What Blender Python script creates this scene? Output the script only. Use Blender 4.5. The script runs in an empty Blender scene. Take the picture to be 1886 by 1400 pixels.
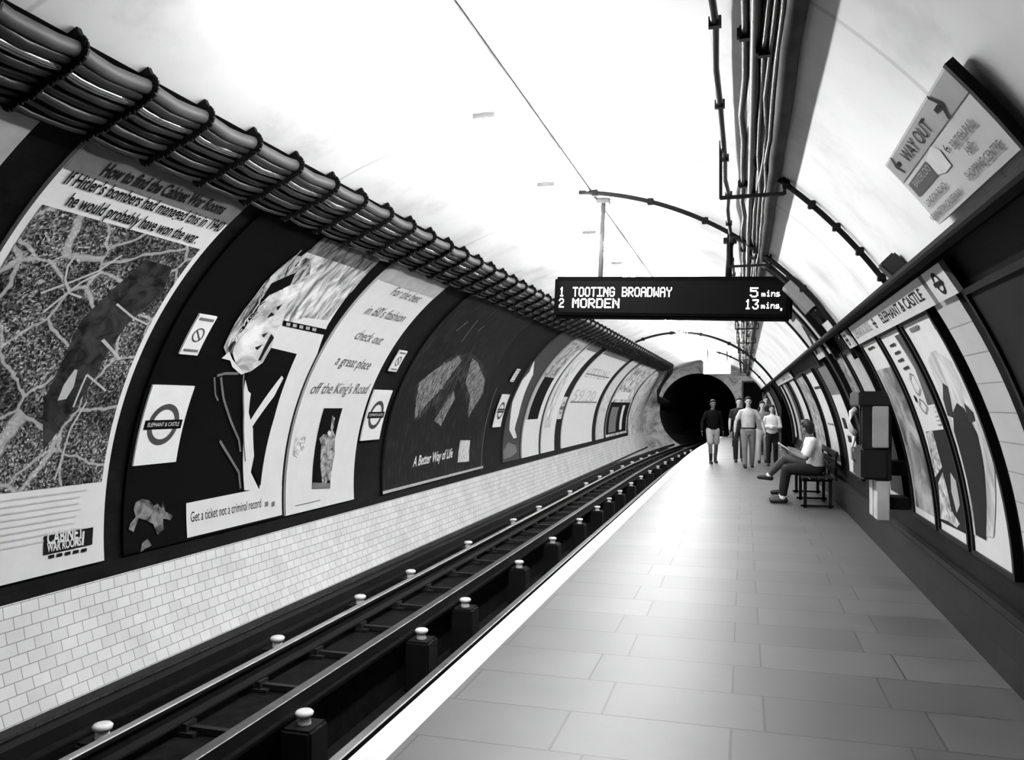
import bpy, bmesh, math, random
from mathutils import Vector, Matrix
random.seed(7)
PI = math.pi
C = bpy.context.scene.collection
# ------------------------------------------------------------------ camera, world, exposure
F = 1480.0; CX = 943.0; HY = 744.0
TH = math.atan((1370.0 - CX) / F); CT, ST = math.cos(TH), math.sin(TH)
CAMZ = 1.55
cam_d = bpy.data.cameras.new('camera'); cam = bpy.data.objects.new('camera', cam_d); C.objects.link(cam)
cam_d.sensor_width = 36.0; cam_d.lens = 36.0 * F / 1886.0
cam_d.shift_y = (HY - 700.0) / 1886.0
cam_d.clip_start = 0.05; cam_d.clip_end = 200
cam.location = (0, 0, CAMZ); cam.rotation_euler = (PI / 2, 0, TH)
bpy.context.scene.camera = cam
w = bpy.data.worlds.new('world'); bpy.context.scene.world = w; w.use_nodes = True
w.node_tree.nodes['Background'].inputs[0].default_value = (0.5, 0.5, 0.5, 1)
w.node_tree.nodes['Background'].inputs[1].default_value = 0.02
vs = bpy.context.scene.view_settings
vs.view_transform = 'Standard'; vs.look = 'None'; vs.gamma = 1.0; vs.use_curve_mapping = False
vs.exposure = 0.0
LAMP = 190.0
# ------------------------------------------------------------------ tunnel geometry
XC, ZC, R = -1.91, 0.42, 3.36           # axis of the round station tunnel
Y0, Y1 = -4.0, 44.0                    # near and far end

def shift(y): return 0.0018 * max(0.0, y - 22.0) ** 2   # the track bends to the right towards the far end

def cyl(side, u, v, off=0.0):          # u along the wall (viewer's right), v upward arc from the axis height
    r = R - off
    if side == 'L': a = PI - v / R; y = u
    else: a = v / R; y = -u
    return Vector((XC + r * math.cos(a), y, ZC + r * math.sin(a)))

def ray(px, py):
    a = (px - CX) / F; b = (HY - py) / F
    return Vector((CT * a - ST, ST * a + CT, b))

def uv(side, px, py, off=0.02):        # where the sight line meets the tunnel wall
    d = ray(px, py); r = R - off
    ox, oz = -XC, CAMZ - ZC
    A = d.x ** 2 + d.z ** 2; B = 2 * (ox * d.x + oz * d.z); Cc = ox * ox + oz * oz - r * r
    t = (-B + math.sqrt(B * B - 4 * A * Cc)) / (2 * A)
    x, y, z = d.x * t, d.y * t, CAMZ + d.z * t
    a = math.atan2(z - ZC, x - XC)
    if side == 'L':
        if a < 0: a += 2 * PI
        return (y, (PI - a) * R)
    return (-y, a * R)

def ypx(px, X):                        # Y at which a line parallel to the tunnel at X crosses the column px
    t = (px - CX) / F
    return -X * (CT + t * ST) / (ST - t * CT)

def vz(side, zrel):                    # arc coordinate of a height relative to the camera
    return math.asin((zrel + CAMZ - ZC) / R) * R
# ------------------------------------------------------------------ materials
MATS = {}
def nodes(m): return m.node_tree.nodes, m.node_tree.links
def gray(v, rough=0.6, spec=0.4, metal=0.0, var=0.15, scale=6.0, name=None, bump=0.0):
    key = name or 'gray_%s_%s_%s_%s' % (v, rough, metal, var)
    if key in MATS: return MATS[key]
    m = bpy.data.materials.new(key); m.use_nodes = True; n, l = nodes(m)
    b = n['Principled BSDF']; b.inputs['Roughness'].default_value = rough
    b.inputs['Specular IOR Level'].default_value = spec; b.inputs['Metallic'].default_value = metal
    tc = n.new('ShaderNodeTexCoord'); ns = n.new('ShaderNodeTexNoise'); ns.inputs['Scale'].default_value = scale
    ns.inputs['Detail'].default_value = 4
    cr = n.new('ShaderNodeValToRGB')
    lo, hi = max(0, v * (1 - var)), min(1, v * (1 + var))
    cr.color_ramp.elements[0].color = (lo, lo, lo, 1); cr.color_ramp.elements[1].color = (hi, hi, hi, 1)
    cr.color_ramp.elements[0].position = 0.3; cr.color_ramp.elements[1].position = 0.7
    l.new(tc.outputs['Object'], ns.inputs['Vector']); l.new(ns.outputs['Fac'], cr.inputs['Fac'])
    l.new(cr.outputs['Color'], b.inputs['Base Color'])
    if bump:
        bp = n.new('ShaderNodeBump'); bp.inputs['Strength'].default_value = bump; bp.inputs['Distance'].default_value = 0.01
        l.new(ns.outputs['Fac'], bp.inputs['Height']); l.new(bp.outputs['Normal'], b.inputs['Normal'])
    MATS[key] = m; return m

def emit(v, strength, name):
    if name in MATS: return MATS[name]
    m = bpy.data.materials.new(name); m.use_nodes = True; n, l = nodes(m)
    b = n['Principled BSDF']; b.inputs['Base Color'].default_value = (v, v, v, 1)
    b.inputs['Emission Color'].default_value = (1, 1, 1, 1); b.inputs['Emission Strength'].default_value = strength
    MATS[name] = m; return m

def ramp(n, stops):
    cr = n.new('ShaderNodeValToRGB'); e = cr.color_ramp.elements
    while len(e) < len(stops): e.new(0.5)
    for i, (p, v) in enumerate(stops):
        e[i].position = p; e[i].color = (v, v, v, 1)
    return cr

def brickmat(name, c1, c2, mortar, bw, rh, off=0.5, msize=0.004, rough=0.3, coord='UV', loc=(0, 0, 0), stain=None, bump=0.3, spec=0.5):
    m = bpy.data.materials.new(name); m.use_nodes = True; n, l = nodes(m); b = n['Principled BSDF']
    tc = n.new('ShaderNodeTexCoord'); mp = n.new('ShaderNodeMapping'); mp.inputs['Location'].default_value = loc
    bt = n.new('ShaderNodeTexBrick'); bt.offset = off; bt.offset_frequency = 2; bt.squash = 1.0
    bt.inputs['Color1'].default_value = (c1, c1, c1, 1); bt.inputs['Color2'].default_value = (c2, c2, c2, 1)
    bt.inputs['Mortar'].default_value = (mortar, mortar, mortar, 1)
    bt.inputs['Scale'].default_value = 1.0; bt.inputs['Mortar Size'].default_value = msize
    bt.inputs['Mortar Smooth'].default_value = 0.1; bt.inputs['Brick Width'].default_value = bw
    bt.inputs['Row Height'].default_value = rh; bt.inputs['Bias'].default_value = 0.0
    l.new(tc.outputs[coord], mp.inputs['Vector']); l.new(mp.outputs['Vector'], bt.inputs['Vector'])
    ns = n.new('ShaderNodeTexNoise'); ns.inputs['Scale'].default_value = 1.7; ns.inputs['Detail'].default_value = 8
    ns.inputs['Roughness'].default_value = 0.65
    l.new(tc.outputs['Object'], ns.inputs['Vector'])
    s = stain or (0.75, 1.0)
    cr = ramp(n, [(0.35, s[0]), (0.62, s[1])]); l.new(ns.outputs['Fac'], cr.inputs['Fac'])
    mx = n.new('ShaderNodeMix'); mx.data_type = 'RGBA'; mx.blend_type = 'MULTIPLY'; mx.inputs['Factor'].default_value = 1
    l.new(bt.outputs['Color'], mx.inputs['A']); l.new(cr.outputs['Color'], mx.inputs['B'])
    l.new(mx.outputs['Result'], b.inputs['Base Color'])
    bp = n.new('ShaderNodeBump'); bp.inputs['Strength'].default_value = bump; bp.inputs['Distance'].default_value = 0.004; bp.invert = True
    l.new(bt.outputs['Fac'], bp.inputs['Height']); l.new(bp.outputs['Normal'], b.inputs['Normal'])
    rr = ramp(n, [(0.2, max(0, rough - 0.03)), (0.8, min(1, rough + 0.05))]); l.new(ns.outputs['Fac'], rr.inputs['Fac'])
    l.new(rr.outputs['Color'], b.inputs['Roughness']); b.inputs['Specular IOR Level'].default_value = spec
    MATS[name] = m; return m

def picmat(name, kind, dark=0.01, light=0.6, scale=8.0, rough=0.5, stops=None):
    m = bpy.data.materials.new(name); m.use_nodes = True; n, l = nodes(m); b = n['Principled BSDF']
    b.inputs['Roughness'].default_value = rough; b.inputs['Specular IOR Level'].default_value = 0.08
    tc = n.new('ShaderNodeTexCoord'); V = tc.outputs['UV']
    if kind == 'aerial':
        v1 = n.new('ShaderNodeTexVoronoi'); v1.inputs['Scale'].default_value = 17; v1.feature = 'DISTANCE_TO_EDGE'
        v2 = n.new('ShaderNodeTexVoronoi'); v2.inputs['Scale'].default_value = 62
        v3 = n.new('ShaderNodeTexVoronoi'); v3.inputs['Scale'].default_value = 2.1; v3.feature = 'DISTANCE_TO_EDGE'
        nz = n.new('ShaderNodeTexNoise'); nz.inputs['Scale'].default_value = 2.2; nz.inputs['Detail'].default_value = 6
        n2 = n.new('ShaderNodeTexNoise'); n2.inputs['Scale'].default_value = 45; n2.inputs['Detail'].default_value = 6
        dv = n.new('ShaderNodeVectorMath'); dv.operation = 'MULTIPLY_ADD'; dv.inputs[1].default_value = (0.12, 0.12, 0)
        nn = n.new('ShaderNodeTexNoise'); nn.inputs['Scale'].default_value = 5
        l.new(V, nn.inputs['Vector']); l.new(nn.outputs['Color'], dv.inputs[0]); l.new(V, dv.inputs[2])
        for q in (v1, v2, v3): l.new(dv.outputs[0], q.inputs['Vector'])
        l.new(V, nz.inputs['Vector']); l.new(V, n2.inputs['Vector'])
        r1 = ramp(n, [(0.0, 0.5), (0.03, 0.35), (0.06, 0.0)]); l.new(v1.outputs['Distance'], r1.inputs['Fac'])
        r3 = ramp(n, [(0.0, 0.55), (0.02, 0.45), (0.03, 0.0)]); l.new(v3.outputs['Distance'], r3.inputs['Fac'])
        r2 = ramp(n, [(0.0, 0.005), (0.4, 0.03), (0.6, 0.14), (0.85, 0.6)]); l.new(v2.outputs['Color'], r2.inputs['Fac'])
        rn = ramp(n, [(0.42, 0.12), (0.55, 0.85)]); l.new(nz.outputs['Fac'], rn.inputs['Fac'])
        rn2 = ramp(n, [(0.38, 0.1), (0.62, 1.0)]); l.new(n2.outputs['Fac'], rn2.inputs['Fac'])
        def mix(a, bb, t, f=1.0):
            q = n.new('ShaderNodeMix'); q.data_type = 'RGBA'; q.blend_type = t; q.inputs['Factor'].default_value = f
            l.new(a, q.inputs['A']); l.new(bb, q.inputs['B']); return q.outputs['Result']
        o = mix(r2.outputs['Color'], r1.outputs['Color'], 'LIGHTEN', 0.55)
        o = mix(o, rn2.outputs['Color'], 'MULTIPLY', 0.9)
        o = mix(o, rn.outputs['Color'], 'MULTIPLY', 0.75)
        o = mix(o, r3.outputs['Color'], 'LIGHTEN', 0.5)
        l.new(o, b.inputs['Base Color'])
    else:
        mp = n.new('ShaderNodeMapping'); l.new(V, mp.inputs['Vector'])
        if kind == 'streak': mp.inputs['Scale'].default_value = (3.0, 0.9, 1); mp.inputs['Rotation'].default_value = (0, 0, 0.5)
        if kind == 'vstreak': mp.inputs['Scale'].default_value = (4.0, 0.6, 1)
        nz = n.new('ShaderNodeTexNoise'); nz.inputs['Scale'].default_value = scale; nz.inputs['Detail'].default_value = 7
        nz.inputs['Roughness'].default_value = 0.6; nz.inputs['Distortion'].default_value = 0.8
        l.new(mp.outputs['Vector'], nz.inputs['Vector'])
        cr = ramp(n, stops or [(0.38, dark), (0.62, light)]); l.new(nz.outputs['Fac'], cr.inputs['Fac'])
        l.new(cr.outputs['Color'], b.inputs['Base Color'])
    MATS[name] = m; return m

BLACK = gray(0.0015, 0.75, 0.05, name='print_black'); INK = gray(0.006, 0.75, 0.08, name='ink')
WHITE = gray(0.62, 0.45, 0.3, var=0.03, name='poster_white'); MIDG = gray(0.12, 0.5, 0.3, name='print_grey')
LIGHTG = gray(0.36, 0.5, 0.3, name='print_light_grey'); DARKG = gray(0.02, 0.7, 0.1, name='print_dark_grey')
PAINTB = gray(0.004, 0.55, 0.12, name='black_paint'); ENAMEL = gray(0.72, 0.22, 0.5, var=0.04, name='white_enamel')
CABLE = gray(0.004, 0.35, 0.25, name='cable_black'); CABLEG = gray(0.018, 0.3, 0.22, name='cable_grey')
CABLES = gray(0.35, 0.14, 0.9, metal=0.9, name='cable_shiny')
STEEL = gray(0.38, 0.28, 0.5, metal=0.85, var=0.2, name='rail_steel'); RUST = gray(0.006, 0.7, 0.1, name='rail_rust')
PORC = gray(0.85, 0.25, 0.6, var=0.05, name='porcelain')
# ------------------------------------------------------------------ object helpers
def mesh_obj(name, bm, mat, parent=None, label=None):
    me = bpy.data.meshes.new(name); bmesh.ops.recalc_face_normals(bm, faces=bm.faces[:]) if False else None
    bm.to_mesh(me); bm.free()
    for m in (mat if isinstance(mat, (list, tuple)) else [mat]): me.materials.append(m)
    o = bpy.data.objects.new(name, me); C.objects.link(o)
    if label: o['label'] = label
    if parent is not None: o.parent = parent; o.matrix_parent_inverse = parent.matrix_world.inverted() if False else Matrix.Translation(-parent.location) if parent.type == 'EMPTY' and parent.parent is None else Matrix.Identity(4)
    return o

def empty(name, loc, label, cat, group=None):
    o = bpy.data.objects.new(name, None); C.objects.link(o); o.location = loc; o.empty_display_size = 0.2
    tag(o, label, cat, group); return o

def tag(o, label, cat, group=None):
    o['label'] = label; o['category'] = cat
    if group: o['group'] = group
    return o

def struct(o): o['kind'] = 'structure'; return o

def smooth(o, ang=40):
    for p in o.data.polygons: p.use_smooth = True
    try:
        o.data.set_sharp_from_angle(angle=math.radians(ang))
    except Exception: pass
    return o

def box(bm, c, s, mi=0, rot=None, bev=0.0):
    t = bmesh.new(); bmesh.ops.create_cube(t, size=1.0)
    for v in t.verts: v.co = Vector((v.co.x * s[0], v.co.y * s[1], v.co.z * s[2]))
    if bev: bmesh.ops.bevel(t, geom=t.edges[:], offset=bev, segments=2, affect='EDGES')
    M = Matrix.Translation(c) @ (rot if rot is not None else Matrix.Identity(4))
    bmesh.ops.transform(t, matrix=M, verts=t.verts[:]); join(bm, t, mi); return bm

def join(bm, t, mi=0):
    t.verts.index_update(); vm = [bm.verts.new(v.co) for v in t.verts]
    for f in t.faces:
        try: nf = bm.faces.new([vm[v.index] for v in f.verts]); nf.material_index = mi; nf.smooth = f.smooth
        except ValueError: pass
    t.free()

def tube(bm, pts, r, seg=10, mi=0, cap=True):
    pts = [Vector(p) for p in pts]; rings = []
    rr = r if isinstance(r, (list, tuple)) else [r] * len(pts)
    ref = None
    for i, p in enumerate(pts):
        d = (pts[min(i + 1, len(pts) - 1)] - pts[max(i - 1, 0)]).normalized()
        if ref is None:
            ref = Vector((0, 0, 1)) if abs(d.z) < 0.9 else Vector((1, 0, 0))
        a = d.cross(ref).normalized(); b = d.cross(a).normalized(); ref = -b if False else ref
        rings.append([bm.verts.new(p + rr[i] * (math.cos(2 * PI * k / seg) * a + math.sin(2 * PI * k / seg) * b)) for k in range(seg)])
    for i in range(len(rings) - 1):
        for k in range(seg):
            f = bm.faces.new((rings[i][k], rings[i][(k + 1) % seg], rings[i + 1][(k + 1) % seg], rings[i + 1][k])); f.material_index = mi; f.smooth = True
    if cap:
        bm.faces.new(list(reversed(rings[0]))).material_index = mi; bm.faces.new(rings[-1]).material_index = mi
    return bm

def lathe(bm, prof, c=(0, 0, 0), seg=20, mi=0):
    rings = []
    for r, z in prof:
        rings.append([bm.verts.new(Vector(c) + Vector((r * math.cos(2 * PI * k / seg), r * math.sin(2 * PI * k / seg), z))) for k in range(seg)])
    for i in range(len(rings) - 1):
        for k in range(seg):
            f = bm.faces.new((rings[i][k], rings[i][(k + 1) % seg], rings[i + 1][(k + 1) % seg], rings[i + 1][k])); f.material_index = mi; f.smooth = True
    bm.faces.new(list(reversed(rings[0]))); bm.faces.new(rings[-1]); return bm

def extrude_y(bm, prof, ys, dx=lambda y: 0.0, mi=0, closed=True):   # profile (x, z) swept along the tunnel
    rings = [[bm.verts.new((x + dx(y), y, z)) for x, z in prof] for y in ys]
    n = len(prof)
    for i in range(len(rings) - 1):
        for k in range(n if closed else n - 1):
            f = bm.faces.new((rings[i][k], rings[i + 1][k], rings[i + 1][(k + 1) % n], rings[i][(k + 1) % n])); f.material_index = mi
    if closed:
        bm.faces.new(rings[0]); bm.faces.new(list(reversed(rings[-1])))
    return bm

YS = [Y0 + i * 1.0 for i in range(int(Y1 - Y0) + 1)]

def arcshell(name, v0, v1, side, mat, u0=Y0, u1=Y1, off=0.0, th=0.08, nu=None, hole=None):
    """A strip of tunnel lining with thickness, u along Y."""
    bm = bmesh.new(); L = bm.loops.layers.uv.new('UVMap')
    nv = max(2, int(abs(v1 - v0) / 0.12)); nu = nu or int((u1 - u0) / 1.0 + 0.99)
    us = [u0 + (u1 - u0) * i / nu for i in range(nu + 1)]
    if hole:
        us = sorted(set(us + [hole[0], hole[1]]))
    vsl = [v0 + (v1 - v0) * j / nv for j in range(nv + 1)]
    def P(y, v, o): return cyl(side, y if side == 'L' else -y, v, o)
    G = [[bm.verts.new(P(y, v, off)) for v in vsl] for y in us]; H = [[bm.verts.new(P(y, v, off - th)) for v in vsl] for y in us]
    def quad(a, b, c, d, uvs):
        f = bm.faces.new((a, b, c, d)); f.smooth = True
        for lp, t in zip(f.loops, uvs): lp[L].uv = t
    for i in range(len(us) - 1):
        ym = (us[i] + us[i + 1]) / 2
        for j in range(nv):
            if hole and hole[0] < ym < hole[1] and (vsl[j] + vsl[j + 1]) / 2 < hole[2]: continue
            uvs = [(us[i], vsl[j]), (us[i + 1], vsl[j]), (us[i + 1], vsl[j + 1]), (us[i], vsl[j + 1])]
            quad(G[i][j], G[i + 1][j], G[i + 1][j + 1], G[i][j + 1], uvs)
            quad(H[i][j + 1], H[i + 1][j + 1], H[i + 1][j], H[i][j], [uvs[3], uvs[2], uvs[1], uvs[0]])
    for i in range(len(us) - 1):
        for j in (0, nv):
            quad(*[bm.verts.new(w_.co) for w_ in (G[i][j], G[i + 1][j], H[i + 1][j], H[i][j])], [(0, 0)] * 4)
    return struct(mesh_obj(name, bm, mat))

CLIP = None
# surface art: polygons traced on the wall in (u, v) metres, sliced so that they follow the curve
class Art:
    def __init__(s, side): s.side = side; s.bm = bmesh.new(); s.L = s.bm.loops.layers.uv.new('UVMap'); s.mats = []
    def mi(s, m):
        if m not in s.mats: s.mats.append(m)
        return s.mats.index(m)
    def poly(s, pts, mat, off):
        t = bmesh.new(); vs_ = [t.verts.new((p[0], p[1], 0)) for p in pts]
        try: t.faces.new(vs_)
        except ValueError: t.free(); return
        bmesh.ops.triangulate(t, faces=t.faces[:])
        s.add(t, mat, off)
    def add(s, t, mat, off):
        if CLIP:
            for uu, nn in ((CLIP[0], -1), (CLIP[1], 1)):
                bmesh.ops.bisect_plane(t, geom=t.verts[:] + t.edges[:] + t.faces[:], plane_co=(uu, 0, 0), plane_no=(nn, 0, 0), clear_outer=True)
            if not t.faces: t.free(); return
        lo = min(v.co.y for v in t.verts); hi = max(v.co.y for v in t.verts)
        k = math.floor(lo / 0.11) + 1
        while k * 0.11 < hi:
            bmesh.ops.bisect_plane(t, geom=t.verts[:] + t.edges[:] + t.faces[:], plane_co=(0, k * 0.11, 0), plane_no=(0, 1, 0)); k += 1
        m = s.mi(mat); t.verts.index_update()
        vm = [s.bm.verts.new(cyl(s.side, v.co.x, v.co.y, off)) for v in t.verts]
        for f in t.faces:
            try: nf = s.bm.faces.new([vm[v.index] for v in f.verts])
            except ValueError: continue
            nf.material_index = m; nf.smooth = False
            for lp, v in zip(nf.loops, f.verts): lp[s.L].uv = (v.co.x, v.co.y)
        t.free()
    def px(s, pts, mat, off): s.poly([uv(s.side, x, y, off) for x, y in pts], mat, off)
    def rect(s, u0, u1, v0, v1, mat, off): s.poly([(u0, v0), (u1, v0), (u1, v1), (u0, v1)], mat, off)
    def ring(s, cu, cv, r0, r1, mat, off, n=36, a0=0, a1=2 * PI):
        t = bmesh.new(); A = []; B = []
        for i in range(n + 1):
            a = a0 + (a1 - a0) * i / n
            A.append(t.verts.new((cu + r0 * math.cos(a), cv + r0 * math.sin(a), 0))); B.append(t.verts.new((cu + r1 * math.cos(a), cv + r1 * math.sin(a), 0)))
        for i in range(n): t.faces.new((A[i], B[i], B[i + 1], A[i + 1]))
        s.add(t, mat, off)
    def disc(s, cu, cv, r, mat, off, sx=1.0, n=28):
        s.poly([(cu + sx * r * math.cos(2 * PI * i / n), cv + r * math.sin(2 * PI * i / n)) for i in range(n)], mat, off)
    def line(s, pts, w_, mat, off):
        for (x0, y0), (x1, y1) in zip(pts[:-1], pts[1:]):
            d = Vector((x1 - x0, y1 - y0));
            if d.length < 1e-6: continue
            nn = Vector((-d.y, d.x)).normalized() * w_ / 2
            s.poly([(x0 - nn.x, y0 - nn.y), (x1 - nn.x, y1 - nn.y), (x1 + nn.x, y1 + nn.y), (x0 + nn.x, y0 + nn.y)], mat, off)
    def pline(s, pts, w_, mat, off): s.line([uv(s.side, x, y, off) for x, y in pts], w_, mat, off)
    def text(s, txt, u, v, h, mat, off, width=None, shear=0.0, bold=0.0, align='LEFT', rot=0.0):
        t = text_bm(txt, bold)
        xs = [q.co.x for q in t.verts]
        if not xs: t.free(); return
        x0, x1 = min(xs), max(xs); sc = h / 0.70; sx = (width / (x1 - x0)) if width else sc
        wd = (x1 - x0) * sx; ox = {'LEFT': 0, 'CENTER': -wd / 2, 'RIGHT': -wd}[align]
        cr, sr = math.cos(rot), math.sin(rot)
        for q in t.verts:
            a = (q.co.x - x0) * sx + ox; b = q.co.y * sc; a += shear * b
            q.co = Vector((u + a * cr - b * sr, v + a * sr + b * cr, 0))
        s.add(t, mat, off)
    def done(s, name, parent, label=None):
        if not s.bm.faces: s.bm.free(); return None
        o = mesh_obj(name, s.bm, s.mats, parent)
        if label: o['label'] = label
        return o

def text_bm(txt, bold=0.0):
    cu = bpy.data.curves.new('txt', 'FONT'); cu.body = txt; cu.size = 1.0; cu.resolution_u = 3; cu.offset = bold
    o = bpy.data.objects.new('txt', cu); C.objects.link(o)
    dg = bpy.context.evaluated_depsgraph_get(); me = bpy.data.meshes.new_from_object(o.evaluated_get(dg))
    bm = bmesh.new(); bm.from_mesh(me); bpy.data.objects.remove(o); bpy.data.curves.remove(cu); bpy.data.meshes.remove(me)
    return bm

def sheet(name, side, u0, u1, v0, v1, mat, parent=None, off=0.03, th=0.03, frame=None):
    """a board that follows the curved wall, real thickness"""
    bm = bmesh.new(); L = bm.loops.layers.uv.new('UVMap'); nv = max(1, int((v1 - v0) / 0.1))
    vs_ = [v0 + (v1 - v0) * j / nv for j in range(nv + 1)]
    G = [[bm.verts.new(cyl(side, u, v, off)) for v in vs_] for u in (u0, u1)]
    H = [[bm.verts.new(cyl(side, u, v, off - th)) for v in vs_] for u in (u0, u1)]
    def q(a, b, c, d, uvs=None):
        f = bm.faces.new((a, b, c, d))
        if uvs:
            for lp, t in zip(f.loops, uvs): lp[L].uv = t
    for j in range(nv):
        q(G[0][j], G[1][j], G[1][j + 1], G[0][j + 1], [(u0, vs_[j]), (u1, vs_[j]), (u1, vs_[j + 1]), (u0, vs_[j + 1])])
        q(H[0][j], H[0][j + 1], H[1][j + 1], H[1][j])
        q(G[0][j], G[0][j + 1], H[0][j + 1], H[0][j]); q(G[1][j + 1], G[1][j], H[1][j], H[1][j + 1])
    q(G[0][0], H[0][0], H[1][0], G[1][0]); q(G[0][nv], G[1][nv], H[1][nv], H[0][nv])
    bmesh.ops.recalc_face_normals(bm, faces=bm.faces[:])
    return mesh_obj(name, bm, mat, parent)
# ================================================================== STRUCTURE
m_plaster = bpy.data.materials.new('ceiling_plaster'); m_plaster.use_nodes = True
n, l = nodes(m_plaster); b = n['Principled BSDF']; b.inputs['Roughness'].default_value = 0.55
tc = n.new('ShaderNodeTexCoord'); nz = n.new('ShaderNodeTexNoise'); nz.inputs['Scale'].default_value = 1.3; nz.inputs['Detail'].default_value = 9; nz.inputs['Roughness'].default_value = 0.6
l.new(tc.outputs['Object'], nz.inputs['Vector'])
sep = n.new('ShaderNodeSeparateXYZ'); l.new(tc.outputs['UV'], sep.inputs[0])
mm = n.new('ShaderNodeMath'); mm.operation = 'PINGPONG'; mm.inputs[1].default_value = 1.55; l.new(sep.outputs[0], mm.inputs[0])
rj = ramp(n, [(0.0, 0.72), (0.012, 0.8), (0.02, 1.0)]); l.new(mm.outputs[0], rj.inputs['Fac'])
rn = ramp(n, [(0.28, 0.58), (0.45, 0.78), (0.6, 0.84)]); l.new(nz.outputs['Fac'], rn.inputs['Fac'])
mx = n.new('ShaderNodeMix'); mx.data_type = 'RGBA'; mx.blend_type = 'MULTIPLY'; mx.inputs['Factor'].default_value = 1
l.new(rj.outputs['Color'], mx.inputs['A']); l.new(rn.outputs['Color'], mx.inputs['B']); l.new(mx.outputs['Result'], b.inputs['Base Color'])

m_tile = brickmat('white_wall_tile', 0.78, 0.68, 0.28, 0.155, 0.093, 0.5, 0.0035, 0.22, stain=(0.86, 1.0))
m_darktile = brickmat('dark_wall_tile', 0.0035, 0.006, 0.002, 0.155, 0.093, 0.5, 0.003, 0.6, stain=(0.6, 1.2), bump=0.15, spec=0.07)
m_paving = brickmat('platform_paving', 0.044, 0.072, 0.004, 0.78, 0.482, 0.199, 0.006, 0.46, coord='Object', loc=(-0.097, -4.46 + 9.64, 0), stain=(0.72, 1.1), bump=0.5, spec=1.0)
m_skirt = brickmat('dark_skirt_tile', 0.009, 0.014, 0.004, 0.31, 0.155, 0.0, 0.003, 0.6, stain=(0.5, 1.2), bump=0.2, spec=0.12)
m_end = picmat('mottled_grey_plaster', 'noise', scale=2.5, rough=0.7, stops=[(0.3, 0.16), (0.5, 0.42), (0.7, 0.6)])
m_pale = brickmat('pale_big_tile', 0.5, 0.42, 0.2, 0.6, 0.16, 0.0, 0.004, 0.35, stain=(0.85, 1.0))
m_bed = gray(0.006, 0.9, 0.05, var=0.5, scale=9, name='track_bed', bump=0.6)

V_TB = vz('L', -1.49)         # top of white tiles
V_CT = uv('L', 660, 355, 0.0)[1]
VLOW = -math.asin((ZC + 1.45) / R) * R
arcshell('wall_left', VLOW, V_TB, 'L', m_tile)
arcshell('wall_left.001', V_TB, V_CT, 'L', m_darktile, u1=38.0)
arcshell('wall_left.002', V_TB, V_CT, 'L', m_end, u0=38.0)
# ceiling runs from the left cable band over the crown to the right-hand trunking
VR_RIDGE = uv('R', 1649, 512, 0.0)[1]
arcshell('ceiling', V_CT, PI * R - VR_RIDGE, 'L', m_plaster, nu=44)
arcshell('wall_right', VLOW, VR_RIDGE, 'R', m_darktile, hole=(24.8, 30.5, vz('R', 0.62)))
# low black kerb line above the white tiles, and poster plinth
for nm, va, vb in (('trim_1', vz('L', -2.37), vz('L', -2.32)),):
    arcshell(nm, va, vb, 'L', gray(0.02, 0.7, 0.1, name='kerb_grey'), off=0.05, th=0.05, u1=43.9)
# platform
def plat(name, x0, x1, z0, z1, mat, curve_left=True, xr_curve=False):
    bm = bmesh.new(); ys = [y for y in YS if y <= 39.0] + [39.3]
    rings = []
    for y in ys:
        d = shift(y); a = x0 + (d if curve_left else 0); c = x1 + (d if xr_curve else 0)
        rings.append([bm.verts.new((a, y, z0)), bm.verts.new((c, y, z0)), bm.verts.new((c, y, z1)), bm.verts.new((a, y, z1))])
    for i in range(len(rings) - 1):
        for k in range(4): bm.faces.new((rings[i][k], rings[i][(k + 1) % 4], rings[i + 1][(k + 1) % 4], rings[i + 1][k]))
    bm.faces.new(list(reversed(rings[0]))); bm.faces.new(rings[-1])
    bmesh.ops.recalc_face_normals(bm, faces=bm.faces[:])
    return struct(mesh_obj(name, bm, mat))
plat('floor', -1.50, 1.48, -0.16, 0.0, m_paving)
plat('trim_2', -1.657, -1.50, -0.09, 0.0, gray(0.82, 0.5, 0.3, var=0.05, name='white_edge_paint'), xr_curve=True)
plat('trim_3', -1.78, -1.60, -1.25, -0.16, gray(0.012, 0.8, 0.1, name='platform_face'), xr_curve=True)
# dark tiled skirt at the foot of the right wall with a small ledge
bm = bmesh.new()
for a, c in ((Y0, 24.8), (30.5, 43.9)):
    extrude_y(bm, [(1.405, 0.0), (1.425, 0.33), (1.405, 0.36), (1.405, 0.40), (1.50, 0.40), (1.50, 0.0)], [a + (c - a) * i / 20 for i in range(21)])
bmesh.ops.recalc_face_normals(bm, faces=bm.faces[:])
lu = bm.loops.layers.uv.new('UVMap')
for f in bm.faces:
    for lp in f.loops: lp[lu].uv = (lp.vert.co.y, lp.vert.co.z)
struct(mesh_obj('baseboard_right', bm, m_skirt))
# walkway behind the platform end
bm = bmesh.new(); box(bm, (0.6, 41.6, -0.3), (1.75, 4.6, 0.58)); struct(mesh_obj('floor.002', bm, gray(0.05, .8, .2, name='walkway')))
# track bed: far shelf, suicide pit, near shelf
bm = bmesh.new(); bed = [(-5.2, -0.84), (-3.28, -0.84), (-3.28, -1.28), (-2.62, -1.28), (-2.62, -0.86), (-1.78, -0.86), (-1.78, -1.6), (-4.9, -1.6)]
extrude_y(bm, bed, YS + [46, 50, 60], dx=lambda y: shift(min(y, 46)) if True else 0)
bmesh.ops.recalc_face_normals(bm, faces=bm.faces[:]); struct(mesh_obj('floor.001', bm, m_bed))
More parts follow.
